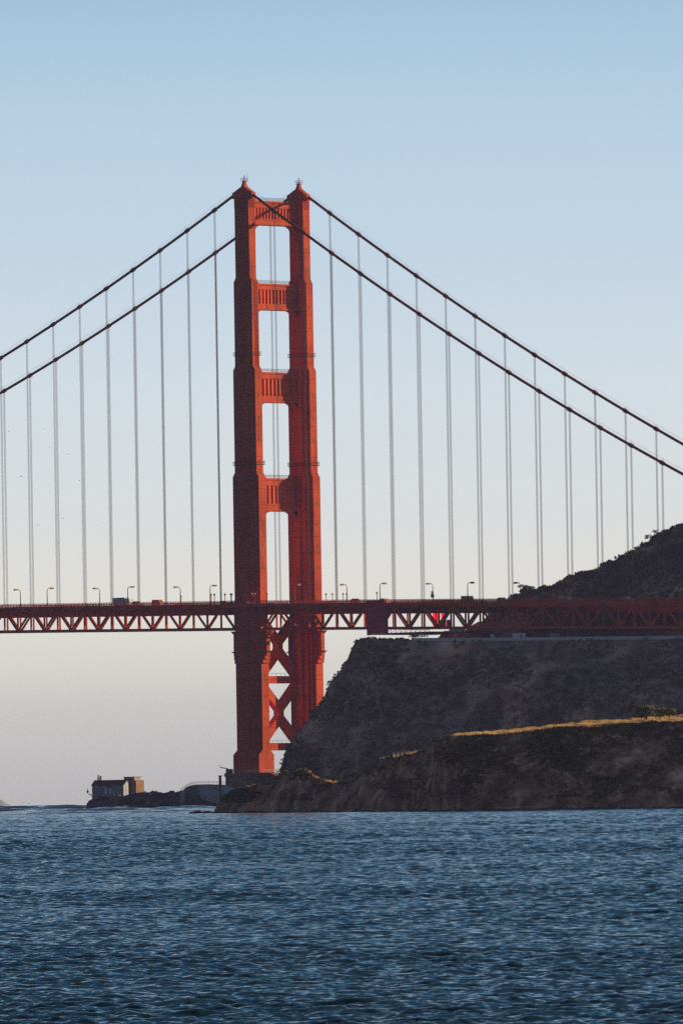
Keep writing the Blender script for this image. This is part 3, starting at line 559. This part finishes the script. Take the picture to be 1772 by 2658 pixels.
V, F = leaf_cloud(c-[0, 0, 0.2], g.uniform(0.35, 1.15, len(c)), 16, 0.32, seed=4); o = np_mesh('scrub', V, F, M_SCRUB, False); tag(o, 'dark low scrub covering the big cliff behind', 'scrub', kind='stuff')
c = np.concatenate([scatter(UHR, 120, 3000, 5, 40, patch=18, imax=270), crest_points(UHR, 120, 150, 6, 0.08, 0.36)])
V, F = leaf_cloud(c-[0, 0, 0.35], g.uniform(0.5, 1.5, len(c)), 16, 0.45, seed=7); o = np_mesh('brush', V, F, M_SCRUB, False); tag(o, 'brush growing over the hill behind the bridge at right', 'brush', kind='stuff')
CL = []                                                            # clumps that break the front edge of the grass
for ci in np.random.default_rng(31).uniform(0.48, 0.93, 17):
    for _ in range(int(g.integers(3, 9))): CL.append(from_rows(HLR, int(g.integers(147, 152)), int((ci+g.normal(0, 0.004))*(HLR.shape[1]-2)))+[0, 0, g.uniform(-0.2, 0.05)])
CL = np.array(CL)
c = np.concatenate([scatter(HLR, 150, 5200, 8, 2.5, patch=9), crest_points(HLR, 150, 210, 9, 0.05, 0.46), crest_points(HLR, 150, 45, 19, 0.46, 1.0), CL])
V, F = leaf_cloud(c-[0, 0, 0.1], np.concatenate([g.uniform(0.18, 0.75, len(c)-len(CL)), g.uniform(0.25, 0.6, len(CL))]), 16, 0.18, seed=10); o = np_mesh('coastal_scrub', V, F, M_SCRUBH, False); tag(o, 'green brown scrub on the near headland slope', 'scrub', kind='stuff')
def blades(pts, h, seed, n=4, w=0.05, lean=0.35):
    g = np.random.default_rng(seed); p = np.repeat(pts, n, 0)+np.concatenate([g.normal(0, 0.12, (len(pts)*n, 2)), np.zeros((len(pts)*n, 1))], 1); k = len(p)
    a = SUN_AZ-0.65+math.pi/2+g.normal(0, 0.6, k); t = np.stack([np.cos(a), np.sin(a), 0*a], 1)*w; hh = h*g.uniform(0.5, 1.2, k)*(1+0.4*fbm(p[:, 0]/3.0, p[:, 1]/3.0, 63, 3)); tip = p+np.stack([g.normal(0, lean, k)*hh, g.normal(0, lean, k)*hh, hh], 1)
    V = np.stack([p-t, p+t, tip+t*0.3, tip-t*0.3], 1).reshape(-1, 3); return V, np.arange(len(V)).reshape(-1, 4)
g = np.random.default_rng(12); gp_ = []
wI = HLR.shape[1]; pxs = np.linspace(HL[0][0], HL[-1][0], wI)
for _ in range(48000):
    i = int(np.searchsorted(pxs, g.uniform(1180, 1895))); i = min(i, wI-2); j = g.uniform(149, 157.6); j0 = int(j); u_ = j-j0
    q = from_rows(HLR, j0, i)*(1-u_)+from_rows(HLR, j0+1, i)*u_
    if fbm(np.array([q[0]/5.0]), np.array([q[1]/5.0]), 61, 3)[0] > g.uniform(-0.9, 0.1): gp_.append(q)
M_GRASS = noise_mat('dry_grass', [(0.52, 0.32, 0.12), (0.70, 0.45, 0.18), (0.76, 0.54, 0.26)], 0.25, 0.8, 0.2, island=0.3)
n_, l_, b_ = nodes(M_GRASS); tl = n_.new('ShaderNodeBsdfTranslucent'); l_.new(b_.inputs['Base Color'].links[0].from_socket, tl.inputs[0]); ad = n_.new('ShaderNodeMixShader'); ad.inputs[0].default_value = 0.4
l_.new(b_.outputs[0], ad.inputs[1]); l_.new(tl.outputs[0], ad.inputs[2]); l_.new(ad.outputs[0], n_['Material Output'].inputs[0])
V, F = blades(np.array(gp_), 0.30, 13, 6, 0.10); 
gp2 = []
for a, b, n in ((930, 970, 40), (985, 1010, 18), (1020, 1110, 70), (790, 875, 60), (630, 690, 25)):
    for _ in range(n): i = int(np.searchsorted(pxs, g.uniform(a, b))); gp2.append(from_rows(HLR, 149, i)*0.6+from_rows(HLR, 150, i)*0.4)
V2, F2 = blades(np.array(gp2), 0.5, 14, 5, 0.06); o = np_mesh('dry_grass', np.concatenate([V, V2]), np.concatenate([F, F2+len(V)]), M_GRASS, False); tag(o, 'sunlit golden dry grass along the top of the near headland', 'grass', kind='stuff')
M_BARK = noise_mat('bark', [(0.10, 0.07, 0.05), (0.16, 0.11, 0.08)], 3.0, 0.9)
M_CROWN = noise_mat('crown_leaves', [(0.091, 0.112, 0.03), (0.221, 0.213, 0.06), (0.468, 0.375, 0.132)], 0.8, 0.8, 0.2, island=0.4)
def shrub(name, px, py, d, w, h, label, cat, group=None, seed=1, trunk=True, nleaf=2600):
    b = at_depth(px, py, d); g = np.random.default_rng(seed); t = empty(name, tuple(b), label, cat, group)
    if trunk:
        tm = MB()
        for k in range(3):
            a = g.uniform(0, 6.28); e_ = b+np.array([math.cos(a)*w*0.22, math.sin(a)*w*0.22, h*0.6]); tm.tube([b-np.array([0, 0, 0.3]), b*0.5+e_*0.5+np.array([0, 0, 0.1]), e_], [0.14, 0.1, 0.05], 6)
        tm.build('trunk', M_BARK, t)
    n = 12; cs = [b+np.array([0, 0, h*0.45])+np.array([g.normal(0, w*0.21), g.normal(0, w*0.21), g.uniform(-0.22, 0.32)*h]) for _ in range(n)]
    V, F = leaf_cloud(cs, g.uniform(0.16, 0.30, n)*w, nleaf//n, 0.12*min(1, w/4)+0.04, 0.75, seed)
    V[:, 2] = np.maximum(V[:, 2], b[2]+0.02); V -= b
    me = np_mesh('crown', V, F, M_CROWN, False); me.parent = t
    return t
shrub('tree', 1560+865/7.396, 1800+520/7.396, 1882, 4.9, 3.3, 'largest broad low tree in the clump on the sunlit headland top', 'tree', 'low trees on the headland top', 21, nleaf=4200)
shrub('tree', 1560+1105/7.396, 1800+505/7.396, 1882, 3.2, 2.6, 'middle tree of the clump on the sunlit headland top', 'tree', 'low trees on the headland top', 22)
shrub('tree', 1560+1300/7.396, 1800+485/7.396, 1882, 2.5, 2.4, 'smallest tree at the right end of the headland clump', 'tree', 'low trees on the headland top', 23)
shrub('bush', *z6(568, 219), float(hl_d(741))+0.5, 1.5, 1.1, 'small sunlit green bush on the rocks just right of the tower foot', 'bush', None, 24, False, 900)
shrub('bush', *z8(295, 650), 3228, 5.5, 2.4, 'round dark bush on the skyline by the lamp post at the hill foot', 'bush', None, 25, False, 2600)
shrub('bush', 820+820/3.136, 1480+556/3.136, 3140, 5.0, 1.5, 'low dark spreading bush on the cliff top under the bridge', 'bush', None, 26, False, 1200)
for k, (px_, py_, w_) in enumerate((z8(1275, 235)+(3.0,), z8(1335, 190)+(2.6,), z8(1020, 385)+(1.6,))):
    shrub('bush', px_, py_, 3200, w_, w_*0.9, ('larger ragged bush on the skyline of the hill at upper right', 'ragged bush on the hill skyline just above the larger one', 'tiny bush on the hill skyline below the ragged pair')[k], 'bush', 'bushes on the hill skyline', 30+k, False, 500)
# ------------------------------------------------------------------ wooden rail fences on the headland
M_WOOD = noise_mat('weathered_wood', [(0.42, 0.36, 0.29), (0.55, 0.48, 0.40)], 1.5, 0.85)
def rail_fence(label, pts, d, h, nposts):
    P = [at_depth(a, b, d) for a, b in pts]; t = empty('rail_fence', tuple(P[0]), label, 'fence', 'wooden fences on the headland')
    o = np.array([P[0]+(P[-1]-P[0])*u for u in np.linspace(0, 1, nposts)])
    for q in o: MB().box(q[0]-0.07, q[0]+0.07, q[1]-0.07, q[1]+0.07, q[2]-0.3, q[2]+h).build('post', M_WOOD, t)
    for f_ in (0.55, 0.95): MB().bar(o[0]+[0, 0, h*f_], o[-1]+[0, 0, h*f_], 0.06, 0.12).build('rail', M_WOOD, t)
rail_fence('long pale wooden rail fence on the headland crest below the big cliff', [z3(1005, 1012), z3(1252, 998)], float(hl_d(1060))+0.5, 0.9, 8)
rail_fence('short pale wooden fence in the dip of the headland', [z3(637, 1220), z3(703, 1218)], float(hl_d(913))+0.5, 0.95, 4)
# ------------------------------------------------------------------ cliff-top road: parapet, sheds
M_PALE = noise_mat('pale_parapet', [(0.50, 0.48, 0.46), (0.72, 0.70, 0.67)], 0.4, 0.9)
m = MB(); pp = [at_depth(a, b, bl_d(a)-0.8) for a, b in ((1068, 1660.3), (1180, 1660.3), (1300, 1659.6), (1500, 1657.6), (1695, 1655.6), (1900, 1653.5))]
for a, b in zip(pp[:-1], pp[1:]): m.bar(a+[0, 0, 0.05], b+[0, 0, 0.05], 0.3, 1.15)
tag(m.build('parapet', M_PALE, origin=pp[0]), 'long pale low parapet along the cliff top under the bridge', 'wall')
def shed(px0, px1, py0, py1, d, label, m_):
    a = at_depth(px0, py1, d); b = at_depth(px1, py1, d); top = at_depth(px0, py0, d)[2]; t = empty('site_shed', tuple(a), label, 'shed', 'sheds beside the cliff-top road')
    c_ = (a+b)/2; hx = (b-a)/2; MB().obox(c_, hx, FH*1.2, a[2]-0.6, top).build('body', m_, t); MB().obox(c_, hx*1.04, FH*1.3, top, top+0.15).build('roof', M_PALE, t)
    MB().obox(c_-FH*1.22+hx*0.3, hx*0.12, FH*0.03, a[2]-0.2, a[2]+(top-a[2])*0.7).build('door', M_CARDARK, t)
zr = lambda a, b: (1250+a/3.004, 1520+b/3.004)
for (a0, b0, a1, b1), lb_, m_ in (((238, 374, 340, 408), 'largest pale site shed on the cliff-top road', M_PALE), ((525, 381, 605, 409), 'long grey shed on the cliff-top road right of the largest', M_DARKSTEEL), ((68, 384, 98, 413), 'narrow grey shed left of the largest on the cliff-top road', M_PALE)):
    q0, q1 = zr(a0, b0), zr(a1, b1); shed(q0[0], q1[0], q0[1], q1[1], float(bl_d(q0[0]))+6, lb_, M_PALE if m_ is M_PALE else noise_mat('grey_shed', [(0.16, 0.16, 0.17), (0.22, 0.22, 0.23)], 0.6))
q0, q1 = (1165, 1634), (1207, 1639); a = at_depth(*q0, 3180); b = at_depth(q1[0], q0[1]-0.5, 3180); m = MB(); m.obox((a+b)/2, (b-a)/2, FH*2, a[2]-0.9, a[2]+0.1)
tag(m.build('abutment_roof', M_WHITE, origin=a), 'bright pale flat roof edge under the deck right of the red tarp', 'roof')
# ------------------------------------------------------------------ fog signal station on the low rocks
z5 = lambda a, b: (200+a/3.733, 1970+b/3.733); LD = 3275
M_ROCK = noise_mat('dark_rock', [(0.03, 0.034, 0.036), (0.07, 0.072, 0.075), (0.16, 0.16, 0.16), (0.4, 0.4, 0.4)], 0.22, 0.9, 0.2, 0.5, 1.0, 8, pos=(0.35, 0.5, 0.62, 0.78))
M_STATION = noise_mat('old_station_wall', [(0.18, 0.18, 0.19), (0.30, 0.30, 0.31), (0.44, 0.43, 0.41)], 0.5, 0.9, 0.2, stretch=(1, 1, 0.5))
M_ROOF = noise_mat('station_roof', [(0.07, 0.035, 0.03), (0.11, 0.05, 0.04)], 0.8, 0.9); M_WINDOW = noise_mat('sky_bright_window', [(0.80, 0.72, 0.62), (0.85, 0.80, 0.70)], 1.0, 0.6); M_TAN = noise_mat('tan_wall', [(0.136, 0.076, 0.043), (0.289, 0.153, 0.072)], 0.6, 0.85)  # window colour painted pale for bright sky seen through the panes
RO = [z5(*q) for q in ((60, 500), (88, 478), (96, 440), (115, 400), (140, 385), (180, 368), (260, 362), (480, 360), (540, 340), (650, 325), (740, 320), (900, 320), (1010, 315), (1050, 286), (1090, 262), (1130, 258), (1160, 300), (1200, 395), (1300, 430), (1400, 450), (1560, 470), (1640, 500))]
rock, RKR = hill('rocky_point', RO, lambda a: np.interp(a, [216, 440, 480, 640], [3269, 3266, 3222, 3216]), lambda a: 7, M_ROCK, lambda px, S, D, Z, t: (D+25*t, Z*(1-max(0, t-0.6)*2.5)-1.5*max(0, t-0.6)*2.5), 300, 40, 6, seed=15, rough=0.7, crest=0.45, gully=3.0, prof=0.7, zbase=-2)
def lpx(px): return at_depth(px, 2085, LD)
def blk(a0, a1, b0, b1, d, dep, rot=0.0):
    p0 = at_depth(*z5(a0, b1), d); p1 = at_depth(*z5(a1, b1), d); zt_ = at_depth(*z5(a0, b0), d)[2]; return p0, p1, p0[2], zt_
SB = empty('fog_signal_station', tuple(at_depth(*z5(300, 358), LD)), 'old pale walled station house with a dark roof on the rocky point at left', 'building')
ax = (RH*math.cos(0.30)-FH*math.sin(0.30)); ay = (RH*math.sin(0.30)+FH*math.cos(0.30))   # long wall turned to show its right gable
p0 = at_depth(*z5(148, 360), LD); w_m = (455-148)/3.733*LD/FPX/math.cos(0.30); gd = (512-455)/3.733*LD/FPX/abs(math.sin(0.30))*1.0
zb_, ze_, zr_ = p0[2]-2.0, at_depth(*z5(148, 256), LD)[2], at_depth(*z5(300, 209), LD)[2]
def loc(u, v, z): q = p0+ax*u+ay*v; return (q[0], q[1], z)
m = MB(); G = gd
m.add([loc(0, 0, zb_), loc(w_m, 0, zb_), loc(w_m, G, zb_), loc(0, G, zb_), loc(0, 0, ze_), loc(w_m, 0, ze_), loc(w_m, G, ze_), loc(0, G, ze_), loc(0, G/2, zr_-0.1), loc(w_m, G/2, zr_-0.1)],
      [(0, 1, 5, 4), (1, 2, 6, 9, 5), (2, 3, 7, 6), (3, 0, 4, 8, 7), (4, 5, 9, 8), (6, 7, 8, 9), (3, 2, 1, 0)]); wall = m.build('wall', M_STATION, SB)
m = MB(); oh = 0.25
for v0, v1 in ((-oh, G/2), (G+oh, G/2)):
    m.add([loc(-oh, v0, ze_-0.1), loc(w_m+oh, v0, ze_-0.1), loc(w_m+oh, v1, zr_), loc(-oh, v1, zr_), loc(-oh, v0, ze_+0.1), loc(w_m+oh, v0, ze_+0.1), loc(w_m+oh, v1, zr_+0.2), loc(-oh, v1, zr_+0.2)], [(0, 1, 2, 3), (7, 6, 5, 4), (0, 4, 5, 1), (1, 5, 6, 2), (2, 6, 7, 3), (3, 7, 4, 0)])
m.build('roof', M_ROOF, SB)
for a in (278, 324):
    u = (a-148)/(455-148)*w_m; m = MB(); z0 = at_depth(*z5(a, 337), LD)[2]; z1 = at_depth(*z5(a, 288), LD)[2]
    m.add([loc(u-0.4, -0.06, z0), loc(u+0.4, -0.06, z0), loc(u+0.4, -0.06, z1), loc(u-0.4, -0.06, z1), loc(u-0.4, 0.05, z0), loc(u+0.4, 0.05, z0), loc(u+0.4, 0.05, z1), loc(u-0.4, 0.05, z1)], [(0, 1, 2, 3), (0, 4, 5, 1), (1, 5, 6, 2), (2, 6, 7, 3), (3, 7, 4, 0)]); m.build('window', M_WINDOW, SB)
m = MB(); q = at_depth(*z5(182, 215), LD)+ay*3; 
for k in range(4): m.ball((q[0], q[1], q[2]+0.2+0.62*k), 0.42-0.05*k, 7, 5)
q2 = at_depth(*z5(205, 215), LD)+ay*3; m.tube([(q2[0], q2[1], q2[2]-0.5), (q2[0], q2[1], q2[2]+1.9)], 0.42, 8); m.build('chimney', noise_mat('sooty_chimney', [(0.3, 0.24, 0.2), (0.5, 0.4, 0.34)], 1.0), SB)
m = MB(); q = at_depth(*z5(150, 350), LD); q3 = at_depth(*z5(105, 330), LD); m.bar(q, q3+[0, 0, -0.2], 0.3, 0.2); m.tube([q3, q3+[0, 0, 1.6]], 0.12, 6); m.ball(q3+[0, 0, 0.5], 0.45, 7, 5); m.bar(q+[0, 0, -0.8], q3, 0.15, 0.15); m.build('fog_horn', M_DARKSTEEL, SB)
TB = empty('engine_house', tuple(at_depth(*z5(560, 325), LD+6)), 'square flat roofed block with a sunlit tan side beside the station house', 'building')
ang = 0.5; bx = RH*math.cos(ang)-FH*math.sin(ang); by = RH*math.sin(ang)+FH*math.cos(ang); q = at_depth(*z5(456, 330), LD+4); z0 = q[2]-2.0
def tower_block(a0, am, a1, top, name, mm):
    p = at_depth(*z5(a0, 330), LD+5); w = (am-a0)/3.733*LD/FPX/math.cos(ang); g_ = (a1-am)/3.733*LD/FPX/math.sin(ang); zt_ = at_depth(*z5(a0, top), LD+5)[2]
    c_ = p+bx*w/2+by*g_/2; return MB().obox(c_, bx*w/2, by*g_/2, z0, zt_).build(name, mm, TB), c_, w, g_, zt_
bk, c_, w, g_, zt_ = tower_block(470, 575, 650, 212, 'wall', M_TAN); MB().obox(c_, bx*(w/2+0.1), by*(g_/2+0.1), zt_, zt_+0.12).build('roof', M_DARKSTEEL, TB)
bk, c_, w, g_, zt_ = tower_block(458, 560, 618, 180, 'tank', noise_mat('tank_wall', [(0.24, 0.16, 0.088), (0.336, 0.24, 0.144)], 0.7)); MB().obox(c_, bx*(w/2+0.15), by*(g_/2+0.15), zt_, zt_+0.25).build('tank_lid', M_DARKSTEEL, TB)
for u_, z_ in ((0.25, 0.45), (0.62, 0.45)):
    q = at_depth(*z5(470, 330), LD+5)+bx*(w*u_)-by*0.03; MB().obox(q, bx*0.32, by*0.05, z0+2.3, z0+3.5).build('window', M_GLASS, TB)
# seawall with railing, ramp, dark post
M_SEAWALL = noise_mat('streaked_seawall', [(0.16, 0.17, 0.18), (0.42, 0.44, 0.47), (0.58, 0.60, 0.63)], 0.35, 0.9, 0.2, 0.15, 1.5, 8, (1, 1, 0.8), pos=(0.34, 0.5, 0.66))
SW = empty('seawall', tuple(at_depth(*z5(1300, 400), 3224)), 'pale streaked concrete seawall with a railing between the rocky point and the tower foot', 'wall')
prof_ = [(1000, 320), (1060, 280), (1100, 256), (1160, 247), (1280, 245), (1440, 250), (1500, 275), (1530, 292), (1545, 500)]
pts = [at_depth(*z5(a, b), 3224) for a, b in prof_]; n = len(pts); lo = [np.array([q[0], q[1], -1.5]) for q in pts]; V = pts+lo; V = V+[q+FH*9 for q in V]
fs = [(i, i+1, n+i+1, n+i) for i in range(n-1)]+[(2*n+i, 3*n+i, 3*n+i+1, 2*n+i+1) for i in range(n-1)]+[(i, 2*n+i, 2*n+i+1, i+1) for i in range(n-1)]+[(0, n, 3*n, 2*n), (n-1, 3*n-1, 4*n-1, 2*n-1)]
MB().add(V, fs).build('wall', M_SEAWALL, SW)
m = MB()
for f_ in (0.55, 1.05): m.tube([q+FH*0.5+[0, 0, f_] for q in pts[:6]], 0.05, 4)
for i in range(5):
    for t in np.linspace(0, 1, 4, endpoint=False): q = pts[i]*(1-t)+pts[i+1]*t+FH*0.5; m.tube([q, q+[0, 0, 1.1]], 0.05, 4)
m.build('railing', M_DARKSTEEL, SW)
a = at_depth(*z5(520, 345), LD-3); b = at_depth(*z5(710, 332), LD-3); c_ = at_depth(*z5(655, 388), LD-5)
tag(MB().add([a, b, c_, a+FH*3, b+FH*3, c_+FH*3], [(0, 1, 2), (5, 4, 3), (0, 3, 4, 1), (1, 4, 5, 2), (2, 5, 3, 0)]).build('boat_ramp', noise_mat('pale_ramp', [(0.3, 0.32, 0.36), (0.42, 0.44, 0.48)], 0.8, 0.9), origin=a), 'pale triangular concrete ramp on the rocks right of the station house', 'ramp')
q = at_depth(*z5(1390, 400), 3216); zt_ = at_depth(*z5(1390, 160), 3216)[2]; zb_ = -0.5
t = empty('navigation_post', tuple(q), 'tall dark green post with a wide head beside the seawall', 'post')
M_DKGREEN = noise_mat('dark_green_paint', [(0.02, 0.045, 0.04), (0.035, 0.065, 0.055)], 1.0)
MB().tube([(q[0], q[1], zb_), (q[0], q[1], zt_-3.6)], 0.32, 8).build('pole', M_DKGREEN, t)
MB().obox(q, RH*0.48, FH*0.45, zt_-3.6, zt_-0.3).build('housing', M_DKGREEN, t)
MB().obox(q+RH*0.12, RH*0.78, FH*0.5, zt_-0.3, zt_).build('cap', M_DKGREEN, t)
bv, bf, nb_ = [], [], 0; g = np.random.default_rng(77); base_m = MB().ball((0, 0, 0), 1.0, 7, 5); bvv = np.array(base_m.v)
for _ in range(420):
    a = g.uniform(560, 1890); q = at_depth(a, 2090, float(base_d(a))+g.uniform(-2.6, 1.2)); sc_ = g.uniform(0.18, 0.8)*np.array([1, 1, 0.7]); v = bvv*sc_*g.uniform(0.7, 1.3, (len(bvv), 1)); v += [q[0], q[1], g.uniform(-0.35, 0.05)]
    bv.append(v); bf += [tuple(i_+nb_ for i_ in f_) for f_ in base_m.f]; nb_ += len(bvv)
m = MB(); m.v = [tuple(p_) for p_ in np.concatenate(bv)]; m.f = bf
tag(m.build('boulders', M_ROCK), 'dark wet boulders heaped along the headland waterline', 'rocks', kind='stuff')
# low rocks at the waterline
rk = empty('shore_rock', tuple(at_depth(527, 2106, 2172)), 'low dark rocks awash off the left tip of the near headland', 'rock')
for k, (px_, w_, h_) in enumerate(((503, 2.0, 0.45), (513, 1.6, 0.85), (526, 1.4, 0.45), (540, 2.0, 0.55), (553, 1.6, 0.4))):
    q = at_depth(px_, 2106, 2172); g = np.random.default_rng(k); m = MB(); m.ball((q[0], q[1], 0.0), 1.0, 12, 8)
    m.v = [tuple(np.array([q[0], q[1], -0.1])+(np.array(v)-[q[0], q[1], 0])*np.array([w_*0.7, w_*0.7, h_])*g.uniform(0.75, 1.25)) for v in m.v]; m.build('stone', M_ROCK, rk)
# ------------------------------------------------------------------ gulls
M_GULL = mat('gull_feathers', (0.55, 0.55, 0.56), 0.8)
zb1 = lambda a, b: (a/4.9, 900+b/4.9); BIRDS = [zb1(*q) for q in ((118, 1075), (567, 1047), (617, 1283), (876, 1366), (272, 1650), (1016, 1700), (806, 2182), (488, 2272), (1304, 2238))]+[(62, 2083), (75, 2086), (105, 2089)]
for k, (px_, py_) in enumerate(BIRDS):
    q = at_depth(px_, py_, 2700+60*k); a = 0.5*k; fx = np.array([math.cos(a), math.sin(a), 0]); sy = np.array([-math.sin(a), math.cos(a), 0]); dr = 0.12+0.1*math.sin(k*2.1)
    m = MB(); m.tube([q-fx*0.28, q-fx*0.1, q+fx*0.1, q+fx*0.26], [0.02, 0.085, 0.08, 0.03], 6)
    for s in (-1, 1):
        r0, r1, r2_ = q+fx*0.1, q+sy*s*0.32+[0, 0, dr]+fx*0.06, q+sy*s*0.72+[0, 0, dr*0.4]-fx*0.12; 
        m.add([r0, r1, r2_, q-fx*0.1, r1-fx*0.18, r0+[0, 0, 0.02], r1+[0, 0, 0.02], q-fx*0.1+[0, 0, 0.02], r1-fx*0.18+[0, 0, 0.02]], [(0, 1, 4, 3), (1, 2, 4), (5, 7, 8, 6), (6, 8, 2)])
    tag(m.build('gull', M_GULL, origin=q), 'tiny grey gull gliding in the pale sky at the left side', 'bird', 'gulls gliding over the strait')
# ------------------------------------------------------------------ water: a curved sea sheet with real waves, finer toward the strait seen here
REARTH = 1.5e7
half = 0.047; th = np.concatenate([np.linspace(half, math.pi, 40)[::-1], np.linspace(half, -half, 740)[1:-1], np.linspace(-half, -math.pi, 40)])
rs = [2.0, 20, 45, 70, 90, 105]; r = 118.0
while r < 14000: rs.append(r); r += r*4.6e-4 if r < 2600 else (r*1.1e-3 if r < 11000 else r*0.02)
rs = np.array(rs); dr = np.gradient(rs); nr, nc = len(rs), len(th)
R2, T2 = np.meshgrid(rs, th, indexing='ij'); dirs = FH[None, None, :]*np.cos(T2)[..., None]-RH[None, None, :]*np.sin(T2)[..., None]
X = CAM[0]+dirs[..., 0]*R2; Y = CAM[1]+dirs[..., 1]*R2; Zw = np.zeros_like(X); g = np.random.default_rng(42)
NW = 110; lam = np.exp(np.linspace(math.log(0.17), math.log(7.0), NW))*g.uniform(0.95, 1.05, NW)
wdir = YAW+0.30; amp_s = 0.059; gust = None
DR = np.repeat(dr[:, None], nc, 1)
xr = X-CAM[0]; yr = Y-CAM[1]; dxx = np.zeros_like(X); dyy = np.zeros_like(X)
for l_ in lam:
    k = 2*math.pi/l_; a = wdir+g.normal(0, 0.55); ph = g.uniform(0, 2*math.pi); sl_ = amp_s*(1.0 if l_ < 0.9 else (0.9/l_)**0.85); far_ = 1.0 if l_ < 0.9 else np.clip((rs-150)/500, 0.0, 1.0)*(1-0.9/l_)+0.9/l_
    fade = np.clip((l_/DR-1.6)/2.0, 0, 1); rowmax = fade[:, 0] > 0
    kk = slice(0, int(np.max(np.nonzero(rowmax)[0]))+1 if rowmax.any() else 0)
    P_ = k*(math.cos(a)*xr[kk]+math.sin(a)*yr[kk])+ph; A = sl_/k*fade[kk]*(far_ if np.isscalar(far_) else far_[kk][:, None])
    Zw[kk] += A*np.cos(P_)
for l_ in np.exp(np.linspace(math.log(9.0), math.log(45.0), 16)):       # ocean swell outside the strait
    k = 2*math.pi/l_; a = wdir+g.normal(0, 0.45); w_far = np.clip((rs-2300)/900, 0, 1)*np.clip((l_/dr-1.5)/2, 0, 1)
    Zw += (0.05/k*w_far)[:, None]*np.cos(k*(math.cos(a)*xr+math.sin(a)*yr)+g.uniform(0, 6.28))
patch = 0.75+0.25*fbm(xr/30, yr/55, 77, 3)
Zw *= np.clip(patch, 0.3, 1.3)*(1+0.75*np.clip((R2-250)/900, 0, 1)); Zw -= R2**2/(2*REARTH)
M_WATER = mat('sea_water', (0.005, 0.026, 0.034), 0.10, 0.5); n_, l2, b_ = nodes(M_WATER); b_.inputs['IOR'].default_value = 1.333
ge = n_.new('ShaderNodeNewGeometry'); acc = ge.outputs['Normal']
for sc_, am in ((4.0, 0.50),):                           # slopes of ripples too small for the mesh
    nz = n_.new('ShaderNodeTexNoise'); nz.inputs['Scale'].default_value = sc_; nz.inputs['Detail'].default_value = 2; l2.new(ge.outputs['Position'], nz.inputs['Vector'])
    vm = n_.new('ShaderNodeVectorMath'); vm.operation = 'MULTIPLY_ADD'; l2.new(nz.outputs['Color'], vm.inputs[0]); vm.inputs[1].default_value = (am, am, 0); vm.inputs[2].default_value = (-am/2, -am/2, 0)
    va = n_.new('ShaderNodeVectorMath'); va.operation = 'ADD'; l2.new(acc, va.inputs[0]); l2.new(vm.outputs[0], va.inputs[1]); acc = va.outputs[0]
vn = n_.new('ShaderNodeVectorMath'); vn.operation = 'NORMALIZE'; l2.new(acc, vn.inputs[0]); l2.new(vn.outputs[0], b_.inputs['Normal'])
V = np.stack([X, Y, Zw], -1).reshape(-1, 3); wt = np_mesh('water', V, grid_faces(nr, nc), M_WATER); wt['kind'] = 'structure'
# ------------------------------------------------------------------ sea haze
m = MB(); m.box(-14500, 14500, -14500, 14500, -14, 245); hz = m.build('haze', bpy.data.materials.new('sea_haze'), None); hz['kind'] = 'stuff'; hz['label'] = 'thin blue sea haze over the strait'; hz['category'] = 'haze'
hm = hz.data.materials[0]; hm.use_nodes = True; hn = hm.node_tree.nodes; hl = hm.node_tree.links
for n in list(hn): hn.remove(n)
ho = hn.new('ShaderNodeOutputMaterial'); pv = hn.new('ShaderNodeVolumePrincipled'); pv.inputs['Color'].default_value = (0.48, 0.51, 1.0, 1); pv.inputs['Density'].default_value = 2.4e-5; pv.inputs['Anisotropy'].default_value = 0.0
hl.new(pv.outputs[0], ho.inputs['Volume'])
print('verts water', len(V), 'objects', len(bpy.data.objects))
